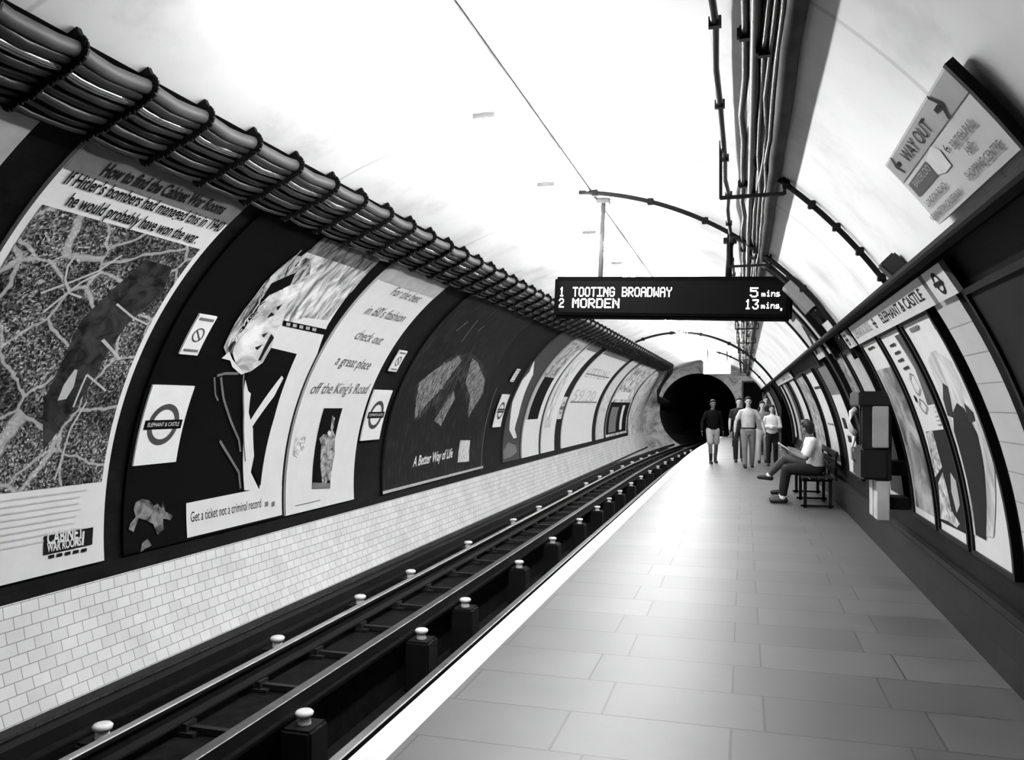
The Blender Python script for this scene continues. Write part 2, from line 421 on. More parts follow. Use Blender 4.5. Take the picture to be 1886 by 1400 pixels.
# far end wall, and an added cap at the near end
def annulus(name, y, cx, cz, r, mat, th=0.25, door=None):
    bm = bmesh.new(); N = 72; A = []; B = []; A2 = []; B2 = []
    for i in range(N):
        a = 2 * PI * i / N; d = Vector((math.cos(a), math.sin(a)))
        p = Vector((cx, cz)); q = p - Vector((XC, ZC)); RR = R + 0.06
        bq = q.dot(d); t = -bq + math.sqrt(bq * bq - q.dot(q) + RR * RR)
        i0 = p + d * r; o0 = p + d * t
        A.append(bm.verts.new((i0.x, y, i0.y))); B.append(bm.verts.new((o0.x, y, o0.y)))
        A2.append(bm.verts.new((i0.x, y + th, i0.y))); B2.append(bm.verts.new((o0.x, y + th, o0.y)))
    for i in range(N):
        j = (i + 1) % N
        bm.faces.new((A[i], B[i], B[j], A[j])); bm.faces.new((A2[i], A2[j], B2[j], B2[i]))
        bm.faces.new((A[i], A[j], A2[j], A2[i])); bm.faces.new((B[i], B2[i], B2[j], B[j]))
    L = bm.loops.layers.uv.new('UVMap')
    for f in bm.faces:
        for lp in f.loops: lp[L].uv = (lp.vert.co.x, lp.vert.co.z)
    return struct(mesh_obj(name, bm, mat))
HX, HZ, HR = -2.36, 1.15, 2.03
annulus('wall_back', Y1, HX, HZ, HR, m_end)
bm = bmesh.new(); lathe(bm, [(R + 0.1, 0), (R + 0.1, 0.15)], seg=48)
bmesh.ops.transform(bm, matrix=Matrix.Translation((XC, Y0 - 0.02, ZC)) @ Matrix.Rotation(PI / 2, 4, 'X'), verts=bm.verts[:])
struct(mesh_obj('wall_front_bounce', bm, gray(0.08, 0.8, 0.2, name='near_end_bounce_cap')))  # unseen cap behind the camera, added to bounce light and stop leaks
# running tunnel beyond the portal
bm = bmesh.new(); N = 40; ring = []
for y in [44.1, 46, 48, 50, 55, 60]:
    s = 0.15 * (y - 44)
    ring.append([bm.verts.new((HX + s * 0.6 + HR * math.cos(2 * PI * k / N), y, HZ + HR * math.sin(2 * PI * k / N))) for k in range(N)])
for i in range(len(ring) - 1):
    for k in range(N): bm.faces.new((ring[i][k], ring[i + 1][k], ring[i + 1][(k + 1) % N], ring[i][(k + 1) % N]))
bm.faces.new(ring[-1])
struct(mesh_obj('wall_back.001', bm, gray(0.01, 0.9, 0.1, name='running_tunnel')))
# headwall lining ring around the portal
bm = bmesh.new()
for k in range(48):
    pass
# dark slab painted as the unlit exit opening, right of the portal
def door(name, x0, x1, z1, y):
    bm = bmesh.new(); box(bm, ((x0 + x1) / 2, y, z1 / 2), (x1 - x0, 0.08, z1), bev=0.01)
    o = struct(mesh_obj(name, bm, gray(0.002, 0.9, 0.05, name='dark_doorway')))
    bm = bmesh.new()
    box(bm, (x0 - 0.04, y - 0.03, z1 / 2), (0.08, 0.12, z1)); box(bm, (x1 + 0.04, y - 0.03, z1 / 2), (0.08, 0.12, z1)); box(bm, ((x0 + x1) / 2, y - 0.03, z1 + 0.04), (x1 - x0 + 0.16, 0.12, 0.08))
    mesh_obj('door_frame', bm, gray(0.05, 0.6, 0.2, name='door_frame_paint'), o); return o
door('doorway_dark_slab', -0.02, 0.92, 2.68, 43.9)
# cross passage through the right wall
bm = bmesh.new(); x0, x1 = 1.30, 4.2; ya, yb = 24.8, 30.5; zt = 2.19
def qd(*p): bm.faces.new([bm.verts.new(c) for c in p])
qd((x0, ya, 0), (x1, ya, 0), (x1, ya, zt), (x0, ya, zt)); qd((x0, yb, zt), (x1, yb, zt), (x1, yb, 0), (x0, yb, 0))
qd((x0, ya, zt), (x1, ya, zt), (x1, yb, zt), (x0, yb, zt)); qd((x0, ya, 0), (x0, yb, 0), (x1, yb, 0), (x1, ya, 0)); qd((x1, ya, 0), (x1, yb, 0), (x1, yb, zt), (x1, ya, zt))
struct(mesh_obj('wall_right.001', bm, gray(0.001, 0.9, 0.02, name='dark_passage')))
# ================================================================== RAILS
def rail(name, x, zt, prof, mats, label, y0=Y0, y1=56.0):
    ys = [y0 + i * 1.0 for i in range(int(y1 - y0) + 1)]
    def dx(y): return shift(min(y, 46)) + (0.12 * (y - 46) if y > 46 else 0)
    bm = bmesh.new(); extrude_y(bm, [(x + a, zt + c) for a, c in prof], ys, dx)
    bmesh.ops.recalc_face_normals(bm, faces=bm.faces[:])
    for f in bm.faces:
        if f.calc_center_median().z > zt - 0.004: f.material_index = 1
    o = mesh_obj(name, bm, mats); tag(o, label, 'rail'); return o
RP = [(-.07, -.155), (.07, -.155), (.07, -.14), (.012, -.12), (.012, -.045), (.036, -.035), (.036, -.006), (.028, 0), (-.028, 0), (-.036, -.006), (-.036, -.035), (-.012, -.045), (-.012, -.12), (-.07, -.14)]
CP = [(-.045, -.10), (.045, -.10), (.045, -.004), (.04, 0), (-.04, 0), (-.045, -.004)]
rail('running_rail', -3.95, -0.60, RP, [RUST, STEEL], 'far running rail with a polished steel top, the brightest long line on the track')
rail('running_rail', -2.38, -0.60, RP, [RUST, STEEL], 'near running rail tucked close below the white platform edge')
DULL = gray(0.12, 0.4, 0.5, metal=0.7, var=0.25, name='dull_rail_top')
rail('conductor_rail', -3.17, -0.565, CP, [RUST, DULL], 'dull centre conductor rail carried on white insulators above the pit')
rail('conductor_rail', -4.33, -0.545, CP, [RUST, RUST], 'dark outer conductor rail on insulators beside the white tiled wall', y0=Y0, y1=43)

def insulator(first, x, y, z, zb, label, group):
    if first is None:
        r_ = empty('rail_insulator', (0, 0, 0), label, 'insulator', group)
        bm = bmesh.new(); lathe(bm, [(.045, -.09), (.05, -.075), (.045, -.04), (.04, -.03), (.062, -.02), (.068, .005), (.055, .018), (.03, .022)], seg=20)
        mesh_obj('porcelain_cap', bm, PORC, r_)
        bm = bmesh.new(); h = z - zb - .08
        box(bm, (0, 0, -.09 - h / 2 + .01), (.25, .27, h), bev=.02)
        lathe(bm, [(.125, -.13), (.125, -.10), (.1, -.085), (.0, -.085)][:3], seg=20)
        mesh_obj('pedestal', bm, gray(0.006, 0.8, 0.15, name='pedestal_black'), r_)
        first = r_
    else:
        o = first.copy(); C.objects.link(o)
        for ch in first.children:
            c = ch.copy(); C.objects.link(c); c.parent = o; c.matrix_parent_inverse = Matrix.Identity(4)
        first = o
    first.location = (x + shift(y), y, z); first['label'] = label
    return first
ysR = [ypx(p, -3.10) for p in (555, 772, 853, 953, 1015, 1065, 1098, 1120, 1140)]
ysL = [ypx(p, -4.22) for p in (190, 512, 664, 757, 863, 946, 993, 1050)]
while ysR[-1] < 38: ysR.append(ysR[-1] + 2.15)
while ysL[-1] < 37: ysL.append(ysL[-1] + 2.15)
ys0R = [ysR[0] - 2.1]; ys0L = [ysL[0] - 1.6]
ordn = ['nearest', 'second', 'third', 'fourth', 'fifth', 'sixth', 'seventh', 'eighth', 'ninth', 'tenth', 'eleventh', 'twelfth', 'thirteenth', 'fourteenth', 'fifteenth', 'sixteenth', 'seventeenth', 'eighteenth', 'nineteenth', 'twentieth']
f1 = None
for i, y in enumerate(ysR):
    o = insulator(f1, -3.075, y, -0.70, -1.28, 'white insulator under the centre rail, %s from the bottom of the photo' % ordn[min(i, 19)], 'insulators under the centre rail'); f1 = f1 or o
f2 = None
for i, y in enumerate(ysL):
    o = insulator(f2, -4.225, y, -0.66, -0.84, 'white insulator beside the tiled wall, %s from the bottom left corner' % ordn[min(i, 19)], 'insulators under the outer rail'); f2 = f2 or o
# rail chairs (clamps) between the far running rail and the centre rail
ch0 = None; yy = 2.2; i = 0
CH = gray(0.014, 0.6, 0.2, name='cast_iron_dull')
while yy < 37:
    if ch0 is None:
        ch0 = bpy.data.objects.new('rail_chair', None)
        bm = bmesh.new(); box(bm, (0, 0, 0.012), (.34, .16, .024)); box(bm, (.075, 0, .05), (.05, .12, .06)); box(bm, (-.075, 0, .05), (.05, .12, .06))
        box(bm, (.27, 0, .03), (.36, .05, .045)); box(bm, (.45, 0, .03), (.04, .2, .05))
        bpy.data.objects.remove(ch0); ch0 = mesh_obj('rail_chair', bm, CH); o = ch0
    else: o = ch0.copy(); C.objects.link(o)
    o.location = (-3.95 + shift(yy), yy, -0.835); tag(o, 'dark iron rail chair with a tie bar holding the far running rail', 'rail fixing', 'rail chairs between the rails')
    yy += 0.92; i += 1
# thin cable trough beneath the platform edge
# ================================================================== LEFT CABLE BUNDLE
def arcpt(v, off): return v, off
cab = []
for py_, off, r_, m_ in ((367, .10, .045, gray(0.06, 0.5, 0.3, name='cable_top_grey')), (381, .11, .040, CABLEG), (394, .12, .032, CABLES), (405, .11, .034, CABLEG), (418, .10, .030, CABLE), (429, .10, .033, CABLEG), (441, .09, .020, CABLE), (451, .08, .018, CABLEG)):
    cab.append((uv('L', 660, py_, off)[1], off, r_, m_))
bry = [ypx(p, -3.36) for p in (121, 253, 359, 450, 529, 597, 651)]
y = bry[0]
while y > -3.2: y -= 0.5; bry.insert(0, y)
while bry[-1] < 38.5: bry.append(bry[-1] + 0.55)
clab = ['thick grey topmost cable of the left wall bundle', 'thick grey cable second from the top of the left wall bundle', 'shiny cable catching bright highlights in the left wall bundle',
        'dull grey cable below the shiny one in the left wall bundle', 'black cable in the middle of the left wall bundle', 'grey cable in the lower half of the left wall bundle',
        'thin black cable near the bottom of the left wall bundle', 'thin grey lowest cable of the left wall bundle just above the posters']
for ci, ((v, off, r, m), lb) in enumerate(zip(cab, clab)):
    pts = []; t = ci / 7
    for i in range(len(bry) - 1):
        a, c = bry[i], bry[i + 1]
        for q in range(4):
            f = q / 4; sag = 0.022 * math.sin(PI * f) * (0.7 + 0.6 * random.random())
            pts.append(cyl('L', a + (c - a) * f, v - sag, off + 0.3 * sag))
    # the bundle bends down round the portal into the running tunnel
    pts += [cyl('L', 40.0, v - 0.05, off + .05), cyl('L', 41.5, v - 0.35, off + .12), cyl('L', 42.8, v - 1.2, off + .2)]
    e = Vector((-4.45 + 0.03 * t, 43.6, 1.95 - 0.35 * t)); pts += [e, Vector((-4.1 + .02 * t, 44.0, 1.8 - .35 * t)), Vector((-3.9, 47, 1.5 - .3 * t))]
    bm = bmesh.new(); tube(bm, pts, r, seg=12); tag(mesh_obj('cable_run', bm, m), lb, 'cable', 'cables of the left wall bundle')
# brackets
b0 = None
for i, y in enumerate(bry):
    if b0 is None:
        bm = bmesh.new()
        vb0, vb1 = cab[0][0] + .06, cab[-1][0] - .04; pts = [cyl('L', 0, vb0 + (vb1 - vb0) * k / 12, 0.035) for k in range(13)]
        for k in range(12):
            a, c = pts[k], pts[k + 1]; mid = (a + c) / 2; d = (c - a)
            box(bm, mid, (0.03, 0.05, d.length + .01), rot=d.to_track_quat('Z', 'Y').to_matrix().to_4x4())
        for (v, off, r, m) in cab:
            A = [cyl('L', 0, v - (r + .012) * math.cos(q), off + (r + .012) * math.sin(q)) for q in [PI * 2 * k / 12 for k in range(13)]]
            for k in range(12):
                a, c = A[k], A[k + 1]; d = c - a
                box(bm, (a + c) / 2, (0.012, 0.06, d.length + .004), rot=d.to_track_quat('Z', 'Y').to_matrix().to_4x4())
        b0 = mesh_obj('cable_bracket', bm, PAINTB); o = b0
    else: o = b0.copy(); C.objects.link(o)
    o.location = (0, y, 0); tag(o, 'black clamp bracket holding the cable bundle along the top of the left wall', 'bracket', 'clamp brackets of the left cable bundle')
# ================================================================== CEILING SERVICES
bm = bmesh.new(); tube(bm, [(-1.53, y, CAMZ + 2.185) for y in [Y0 + 0.2 + k * 2 for k in range(24)]], 0.02, seg=10)
tag(mesh_obj('ceiling_conduit', bm, gray(0.3, 0.5, 0.4, name='conduit_pale')), 'thin pale conduit running straight along the crown of the ceiling', 'conduit')
lampY = [4.1, 5.7, 7.4, 9.4, 11.4, 13.4, 15.5, 17.6, 19.7, 21.8, 23.9, 26.0, 28.1, 30.2, 32.3, 34.4, 36.5, 38.6, 40.7]
L0 = None; TUBE = emit(0.9, LAMP, 'fluorescent_tube')
lampn = ['over the camera', 'behind the camera', 'above the near track', 'at the top edge of the photo']
for i, y in enumerate(lampY):
    if L0 is None:
        L0 = empty('ceiling_lamp', (0, 0, 0), '', 'lamp', 'fluorescent lamps along the crown')
        bm = bmesh.new(); box(bm, (0, 0, .005), (.06, 1.46, .035), bev=.006); mesh_obj('housing', bm, ENAMEL, L0)
        for sx in (-.06, .06):
            bm = bmesh.new(); tube(bm, [(sx, -.72, -.035), (sx, .72, -.035)], .019, seg=10); mesh_obj('tube', bm, TUBE, L0)
        for sy in (-.5, .5):
            bm = bmesh.new(); box(bm, (0, sy, .14), (.016, .016, .25)); box(bm, (0, sy, .27), (.1, .05, .01)); mesh_obj('hanger', bm, ENAMEL, L0)
        for sy in (-.745, .745):
            bm = bmesh.new(); box(bm, (0, sy, -.03), (.15, .012, .035)); mesh_obj('end_cap', bm, ENAMEL, L0)
        o = L0
    else:
        o = L0.copy(); C.objects.link(o)
        for chd in L0.children:
            c = chd.copy(); C.objects.link(c); c.parent = o; c.matrix_parent_inverse = Matrix.Identity(4)
    o.location = (-1.62, y, CAMZ + 1.90); o['label'] = 'white twin fluorescent lamp hung along the glaring crown of the ceiling'

# conduit hoops crossing the ceiling
def hoop(name, y, a0, a1, r, off, label, mat=PAINTB, clips=True, n=40):
    root = empty(name, (XC, y, ZC), label, 'conduit')
    bm = bmesh.new(); pts = [(XC + (R - off) * math.cos(a0 + (a1 - a0) * k / n), y, ZC + (R - off) * math.sin(a0 + (a1 - a0) * k / n)) for k in range(n + 1)]
    tube(bm, pts, r, seg=10); mesh_obj('pipe', bm, mat, root)
    if clips:
        for k in range(3, n, 7):
            bm = bmesh.new(); p = Vector(pts[k]); box(bm, p, (r * 2.8, .05, r * 2.8), bev=.005); mesh_obj('clip', bm, mat, root)
    return root
hoop('conduit_hoop', 8.1, math.radians(28), math.radians(85), 0.022, 0.05, 'dark conduit curving over the ceiling above the train indicator')
hoop('conduit_hoop', 24.7, math.radians(26), math.radians(113), 0.035, 0.08, 'dark conduit hoop over the ceiling near the far end of the station')
hoop('conduit_hoop', 5.4, math.radians(33.5), math.radians(54), 0.017, 0.03, 'dark conduit curving from the hanging duct down to the right wall trunking')
hoop('conduit_hoop', 33.0, math.radians(30), math.radians(75), 0.03, 0.05, 'short dark conduit hoop just in front of the portal headwall')
# hanging cable runs right of the crown
runs = [(-0.125, 1.66, .018, CABLE, 'thin knotted black cable, leftmost run under the ceiling'),
        (-0.002, 1.60, .018, CABLE, 'slim straight black conduit, second run from the left under the ceiling'),
        (0.050, 1.55, .026, CABLE, 'thick black pipe beside the hanging grey duct'),
        (0.088, 1.52, .013, CABLEG, 'grey cable next to the thick black pipe under the ceiling'),
        (0.112, 1.50, .012, CABLE, 'thin black cable left of the hanging grey duct'),
        (0.133, 1.46, .012, CABLEG, 'thin grey cable lying against the hanging grey duct')]
for k, (x, z, r, m, lb) in enumerate(runs):
    pts = []; y = Y0 + .1
    while y < 43.4:
        s_ = 0.012 if k != 2 else 0.003
        pts.append((x + random.uniform(-s_, s_) - (0.0), y, CAMZ + z + random.uniform(-s_, s_))); y += 0.5 if k != 2 else 2.0
    bm = bmesh.new(); tube(bm, pts, r, seg=8)
    if k == 0:
        for q in range(3, len(pts), 2): box(bm, Vector(pts[q]), (.055, .03, .045))
    if k in (1, 3):
        for q in range(5, len(pts), 5): box(bm, Vector(pts[q]), (.075, .05, .06), bev=.01)
    tag(mesh_obj('ceiling_cable', bm, m), lb, 'cable', 'cable runs under the ceiling')
bm = bmesh.new(); N = 14; rings = []
y = Y0 + .1; k = 0
while y < 43.5:
    j = random.uniform(-.006, .006)
    rings.append([bm.verts.new((0.185 + j + .042 * math.cos(2 * PI * q / N), y, CAMZ + 1.452 + .034 * math.sin(2 * PI * q / N))) for q in range(N)]); y += 0.35
for i in range(len(rings) - 1):
    for q in range(N):
        f = bm.faces.new((rings[i][q], rings[i + 1][q], rings[i + 1][(q + 1) % N], rings[i][(q + 1) % N])); f.smooth = True
tag(mesh_obj('hanging_duct', bm, gray(0.035, 0.75, 0.3, var=0.4, scale=9, name='lagged_duct')), 'thick dark lagged duct hanging beside the cables right of the crown', 'duct')
# trapeze brackets carrying the runs
t0 = None
for y in [5.42, 8.15, 11.5, 15, 18.5, 22, 25.5, 29, 32.5, 36, 39.5]:
    bm = bmesh.new()
    if t0 is None:
        box(bm, (0.05, 0, CAMZ + 1.345), (.40, .03, .02)); box(bm, (-.145, 0, CAMZ + 1.53), (.02, .02, .38)); box(bm, (.25, 0, CAMZ + 1.40), (.02, .02, .12))
        t0 = mesh_obj('cable_hanger', bm, PAINTB); o = t0
    else: bm.free(); o = t0.copy(); C.objects.link(o)
    o.location = (0, y, 0); tag(o, 'black metal hanger carrying the cable runs and duct under the ceiling', 'bracket', 'hangers of the ceiling cable runs')
# ================================================================== TRAIN INDICATOR
GL = {'T': '11111001000010000100001000010000100', 'O': '01110100011000110001100011000101110', 'I': '11111001000010000100001000010011111', 'N': '10001110011010110101100111000110001',
      'G': '01110100011000010111100011000101110', 'B': '11110100011000111110100011000111110', 'R': '11110100011000111110101001001010001', 'A': '01110100011000111111100011000110001',
      'D': '11110100011000110001100011000111110', 'W': '10001100011000110101101011101110001', 'Y': '10001100010101000100001000010000100', 'M': '10001110111010110101100011000110001',
      'E': '11111100001000011110100001000011111', '1': '00100011000010000100001000010001110', '2': '01110100010000100110010001000011111', '5': '11111100001111000001000011000101110',
      '3': '11111000010001000110000011000101110', 'm': '00000000000000011010101011010110101', 'i': '00100000000110000100001000010001110', 'n': '00000000001011011001100011000110001',
      's': '00000000000111010000011100000111110', '.': '00000000000000000000000000110001100'}
ind = empty('train_indicator', (-0.735, 8.55, CAMZ + 1.1), 'long black train indicator hanging over the platform with white dot lettering', 'sign')
XL, XR_ = -1.965, 0.47; ZT, ZB = CAMZ + 1.32, CAMZ + 0.885; YI = 8.44
bm = bmesh.new(); box(bm, ((XL + XR_) / 2, YI + .11, (ZT + ZB) / 2), (XR_ - XL, .22, ZT - ZB), bev=.025); mesh_obj('case', bm, gray(0.002, 0.8, 0.03, name='indicator_case'), ind)
bm = bmesh.new(); box(bm, ((XL + XR_) / 2, YI - .004, (ZT + ZB) / 2), (XR_ - XL - .12, .012, ZT - ZB - .10)); scr = mesh_obj('screen', bm, gray(0.002, 0.6, 0.05, name='indicator_screen'), ind)
def dots(bm, txt, x, z, h, adv):
    dx = adv / 6.0; dz = h / 7.0
    for c in txt:
        if c != ' ':
            g = GL[c]
            for r_ in range(7):
                for q in range(5):
                    if g[r_ * 5 + q] == '1':
                        box(bm, (x + (q + .5) * dx, YI - .014, z + h - (r_ + .5) * dz), (dx * .92, .006, dz * .9))
        x += adv
SX = (XR_ - XL) / 437.0
def ix(px): return XL + (px - 1019) * SX
LED = emit(0.5, 6.0, 'led_dots')
z1 = CAMZ + 1.105; z2 = CAMZ + 0.985
bm = bmesh.new(); dots(bm, '1', ix(1030), z1, .10, .062); dots(bm, '2', ix(1030), z2, .10, .062)
dots(bm, 'TOOTING BROADWAY', ix(1056), z1, .10, 189 / 16 * SX); dots(bm, 'MORDEN', ix(1056), z2, .10, 93 / 6 * SX)
dots(bm, '5', ix(1382), z1, .10, 17 * SX); dots(bm, '13', ix(1374), z2, .10, 13 * SX)
dots(bm, 'mins', ix(1402), z1 + .01, .06, 8.3 * SX); dots(bm, 'mins', ix(1402), z2 + .01, .06, 8.3 * SX); dots(bm, '.', ix(1434), z2 - .01, .08, 8 * SX)
mesh_obj('lettering', bm, LED, scr)
ind.rotation_euler = (0, 0.042, 0)
for x, zt in ((-1.49, CAMZ + 2.13), (-0.16, CAMZ + 1.70)):
    bm = bmesh.new(); tube(bm, [(x, YI + .11, ZT - .02), (x, YI + .11, zt + .04)], .025 if x < -1 else .033, seg=12); box(bm, (x, YI + .11, zt), (.13, .13, .04)); mesh_obj('support_pole', bm, gray(0.16, 0.5, 0.4, name='pole_grey') if x < -1 else PAINTB, ind)
# ================================================================== LEFT POSTERS
VB = vz('L', -1.335); VT = uv('L', 470, 383, .03)[1]
XB = cyl('L', 0, VB, 0.03).x
def pY(px): return ypx(px, XB)
def ytop(px): return ypx(px, cyl('L', 0, VT, 0.03).x)
O1 = 0.034
def poster(px0, px1, label, mat=None, v0=None, v1=None, y0=None, y1=None, group='posters on the left wall'):
    a = y0 if y0 is not None else pY(px0); c = y1 if y1 is not None else pY(px1)
    root = empty('poster', cyl('L', (a + c) / 2, v0 or VB, 0.0), label, 'poster', group)
    global CLIP
    CLIP = (a + .004, c - .004)
    sheet('paper', 'L', a, c, v0 or VB, v1 or VT, mat or WHITE, root); return root, a, c
# P0 partly outside
p1a = ytop(163); p1b = pY(192)
r0, a, c = poster(0, 0, 'grey poster at the far left, cut off beyond the bombing poster', LIGHTG, y0=p1a - 3.0, y1=p1a - 0.35)
A = Art('L'); A.rect(a + .2, c - .2, VB + .9, VT - .7, picmat('pic_zero', 'noise', 0.03, 0.4, 3), O1); A.done('picture', r0)
# P1 aerial photograph
r1, a, c = poster(0, 0, 'big poster with an aerial view of a bombed city under two lines of black headline', WHITE, y0=p1a, y1=p1b)
A = Art('L')
vph = uv('L', 190, 886)[1]; vpt = uv('L', 370, 458)[1]
A.rect(a + .06, c - .06, vph, vpt, picmat('aerial_photo', 'aerial'), O1)
river = picmat('river_dark', 'noise', 0.005, 0.035, 6)
A.px([(268, 478), (318, 492), (300, 540), (232, 600), (205, 640), (160, 720), (110, 790), (80, 830), (80, 740), (118, 660), (150, 590), (200, 540), (240, 505)], river, O1 + .002)
A.px([(138, 680), (143, 682), (136, 712), (122, 735), (106, 738), (118, 708)], LIGHTG, O1 + .004)
A.px([(186, 628), (192, 624), (215, 650), (224, 662), (218, 664), (205, 648)], LIGHTG, O1 + .004)
for q in ([(75, 540), (130, 520), (180, 500), (225, 470)], [(140, 470), (125, 490), (120, 515), (128, 540), (150, 548)], [(160, 740), (130, 790), (112, 850), (100, 885)], [(80, 575), (150, 520), (190, 500)], [(215, 560), (245, 585), (272, 598)], [(195, 720), (160, 690), (135, 750)]):
    A.pline(q, .018, LIGHTG, O1 + .005)
A.done('aerial_picture', r1)
vg = uv('L', 440, 420)[1]
A = Art('L'); A.rect(a, c, vg, VT, MIDG, O1); A.done('header_strip', r1, 'grey strip along the top edge of the poster')
A = Art('L')
def ptext(A, txt, p0, p1, h, mat, off=O1 + .005, root=None, **k):
    if root is not None: A = Art(A.side)
    u0_, v0_ = uv('L', *p0); u1_, v1_ = uv('L', *p1)
    A.text(txt, u0_, v0_, h, mat, off, width=math.hypot(u1_ - u0_, v1_ - v0_), rot=math.atan2(v1_ - v0_, u1_ - u0_), **k)
    if root is not None: A.done('lettering', root)
ptext(A, 'How to find the Cabinet War Rooms', (181, 318), (404, 392), .115, INK, root=r1, bold=.03)
ptext(A, "If Hitler's bombers had managed this in 1940", (113, 333), (400, 424), .11, INK, root=r1, bold=.02)
ptext(A, 'he would probably have won the war.', (116, 374), (356, 446), .11, INK, root=r1, bold=.02)
for i in range(8):
    v = vph - .06 - i * .052; A.rect(a + .12, c - .2 - .12 * random.random(), v, v + .012, gray(0.5, 0.6, name='faint_print'), O1 + .002)
A.done('small_print', r1)
A = Art('L'); A.px([(81, 988), (172, 971), (170, 1003), (80, 1023)], INK, O1 + .002)
ptext(A, 'CABINET', (83, 1003), (150, 990), .10, WHITE, O1 + .005, bold=.03); ptext(A, 'WAR ROOMS', (83, 1017), (146, 1004), .07, WHITE, O1 + .005, bold=.03)
A.px([(152, 979), (156, 978), (154, 1004), (150, 1005)], WHITE, O1 + .004)
for k in range(5):
    A.px([(90 + k * 15, 1029 - k * 2.9), (100 + k * 15, 1027 - k * 2.9), (100 + k * 15, 1021 - k * 2.9), (90 + k * 15, 1023 - k * 2.9)], INK, O1 + .004)
A.done('logo', r1)
# P2 woman in the wind
r2, a, c = poster(228, 519, 'black poster with a pale wind-blown face above a white ticket caption strip', BLACK)
A = Art('L')
# pale right-hand column and sky behind the head
A.px([(735, 487), (700, 480), (640, 545), (603, 600), (585, 650), (570, 700), (545, 760), (532, 830), (519, 945), (478, 905), (481, 850), (500, 760), (518, 700), (540, 660), (484, 652), (500, 612), (545, 530), (580, 480), (600, 440), (680, 465)], WHITE, O1)
sky = picmat('pic_sky', 'streak', 0.12, 0.7, 3.0)
A.px([(545, 480), (600, 440), (700, 480), (650, 535), (604, 590), (560, 585), (520, 600), (536, 540)], sky, O1 + .002)
A.px([(566, 465), (597, 437), (700, 476), (671, 500)], picmat('pic_hood', 'streak', 0.02, 0.18, 4.0), O1 + .0035)
A.px([(480, 636), (547, 652), (527, 700), (505, 770), (480, 895), (460, 860), (452, 700), (470, 660)], BLACK, O1 + .004)
A.px([(522, 590), (603, 607), (598, 617), (520, 600)], BLACK, O1 + .004)
A.px([(460, 776), (519, 692), (522, 697), (505, 730), (462, 790)], WHITE, O1 + .0055)
A.px([(452, 700), (457, 720), (462, 725), (458, 760), (466, 790), (468, 840), (462, 870), (478, 903), (450, 903), (449, 800), (449, 720)], WHITE, O1 + .0055)
A.done('backdrop', r2)
A = Art('L')
face = picmat('pic_face', 'noise', 0.25, 0.75, 2.5)
A.px([(560, 470), (573, 488), (560, 520), (548, 545), (530, 560), (522, 590), (508, 610), (500, 640), (484, 668), (462, 684), (448, 688), (434, 668), (428, 650), (440, 618), (462, 590), (480, 560), (500, 540), (520, 505)], face, O1 + .007)
hair = picmat('pic_hair', 'streak', 0.01, 0.5, 5.0)
A.px([(545, 470), (575, 478), (570, 510), (545, 525), (525, 520), (500, 540), (478, 552), (470, 572), (440, 610), (432, 640), (420, 660), (412, 640), (430, 600), (450, 570), (470, 545), (488, 520), (520, 490)], hair, O1 + .009)
A.px([(545, 502), (535, 525), (505, 540), (485, 548), (500, 522)], BLACK, O1 + .011)
rs = random.Random(3)
for k in range(34):
    f = rs.random(); x0_, y0_ = 425 + 125 * f + rs.uniform(-8, 6), 640 - 150 * f + rs.uniform(-12, 8)
    L_ = rs.uniform(14, 34); dx_, dy_ = L_ * rs.uniform(.35, .7), -L_ * rs.uniform(.6, .9)
    A.pline([(x0_, y0_), (x0_ + dx_ * .5 - 3, y0_ + dy_ * .5), (x0_ + dx_, y0_ + dy_)], rs.uniform(.008, .022), (WHITE, BLACK, LIGHTG)[k % 3], O1 + .0095 + .0002 * (k % 5))
for q in ([(509, 566), (520, 560), (512, 572)], [(506, 580), (492, 586), (500, 575)], [(483, 616), (494, 612), (486, 622)], [(470, 640), (485, 634), (474, 645)], [(500, 615), (505, 622), (480, 664), (476, 664)]): A.px(q, INK, O1 + .011)
A.px([(408, 660), (422, 648), (428, 662), (436, 672), (450, 688), (444, 690), (428, 676), (424, 664)], WHITE, O1 + .011)
for q, w_ in (([(400, 692), (415, 688), (440, 688)], .03), ([(407, 695), (412, 735), (425, 775), (440, 810), (443, 832)], .028), ([(395, 695), (397, 728), (402, 738)], .02), ([(405, 812), (425, 845), (440, 870), (443, 900)], .03), ([(449, 690), (449, 760), (452, 850)], .02)):
    A.pline(q, w_, MIDG, O1 + .009)
A.done('portrait', r2)
A = Art('L'); A.px([(343, 927), (478, 900), (522, 895), (522, 948), (345, 991)], WHITE, O1 + .004)
ptext(A, 'Get a ticket not a criminal record', (348, 962), (478, 934), .105, INK, O1 + .007, root=r2)
for q in (488, 500): A.px([(q, 925), (q + 6, 923), (q + 6, 932), (q, 934)], MIDG, O1 + .007)
A.done('caption_strip', r2, 'white caption strip with black lettering')
A = Art('L')
for k in range(5): A.px([(528 + k * 12, 594 + k * 2.4), (535 + k * 12, 595.4 + k * 2.4), (534 + k * 12, 601 + k * 2.4), (527 + k * 12, 599.6 + k * 2.4)], LIGHTG, O1 + .007)
A.done('small_print', r2)
A = Art('L'); torn = picmat('torn_paper', 'noise', 0.02, 0.2, 9)
A.px([(250, 925), (262, 919), (275, 922), (283, 932), (290, 928), (297, 935), (300, 922), (304, 942), (318, 950), (314, 958), (300, 955), (302, 975), (290, 985), (282, 965), (268, 958), (255, 955), (246, 980), (237, 975), (240, 965), (250, 952), (246, 938)], torn, O1 + .005)
A.px([(262, 1000), (272, 993), (280, 1005), (268, 1010), (258, 1018)], torn, O1 + .005)
A.done('torn_patch', r2, 'greyish torn patch on the black poster')
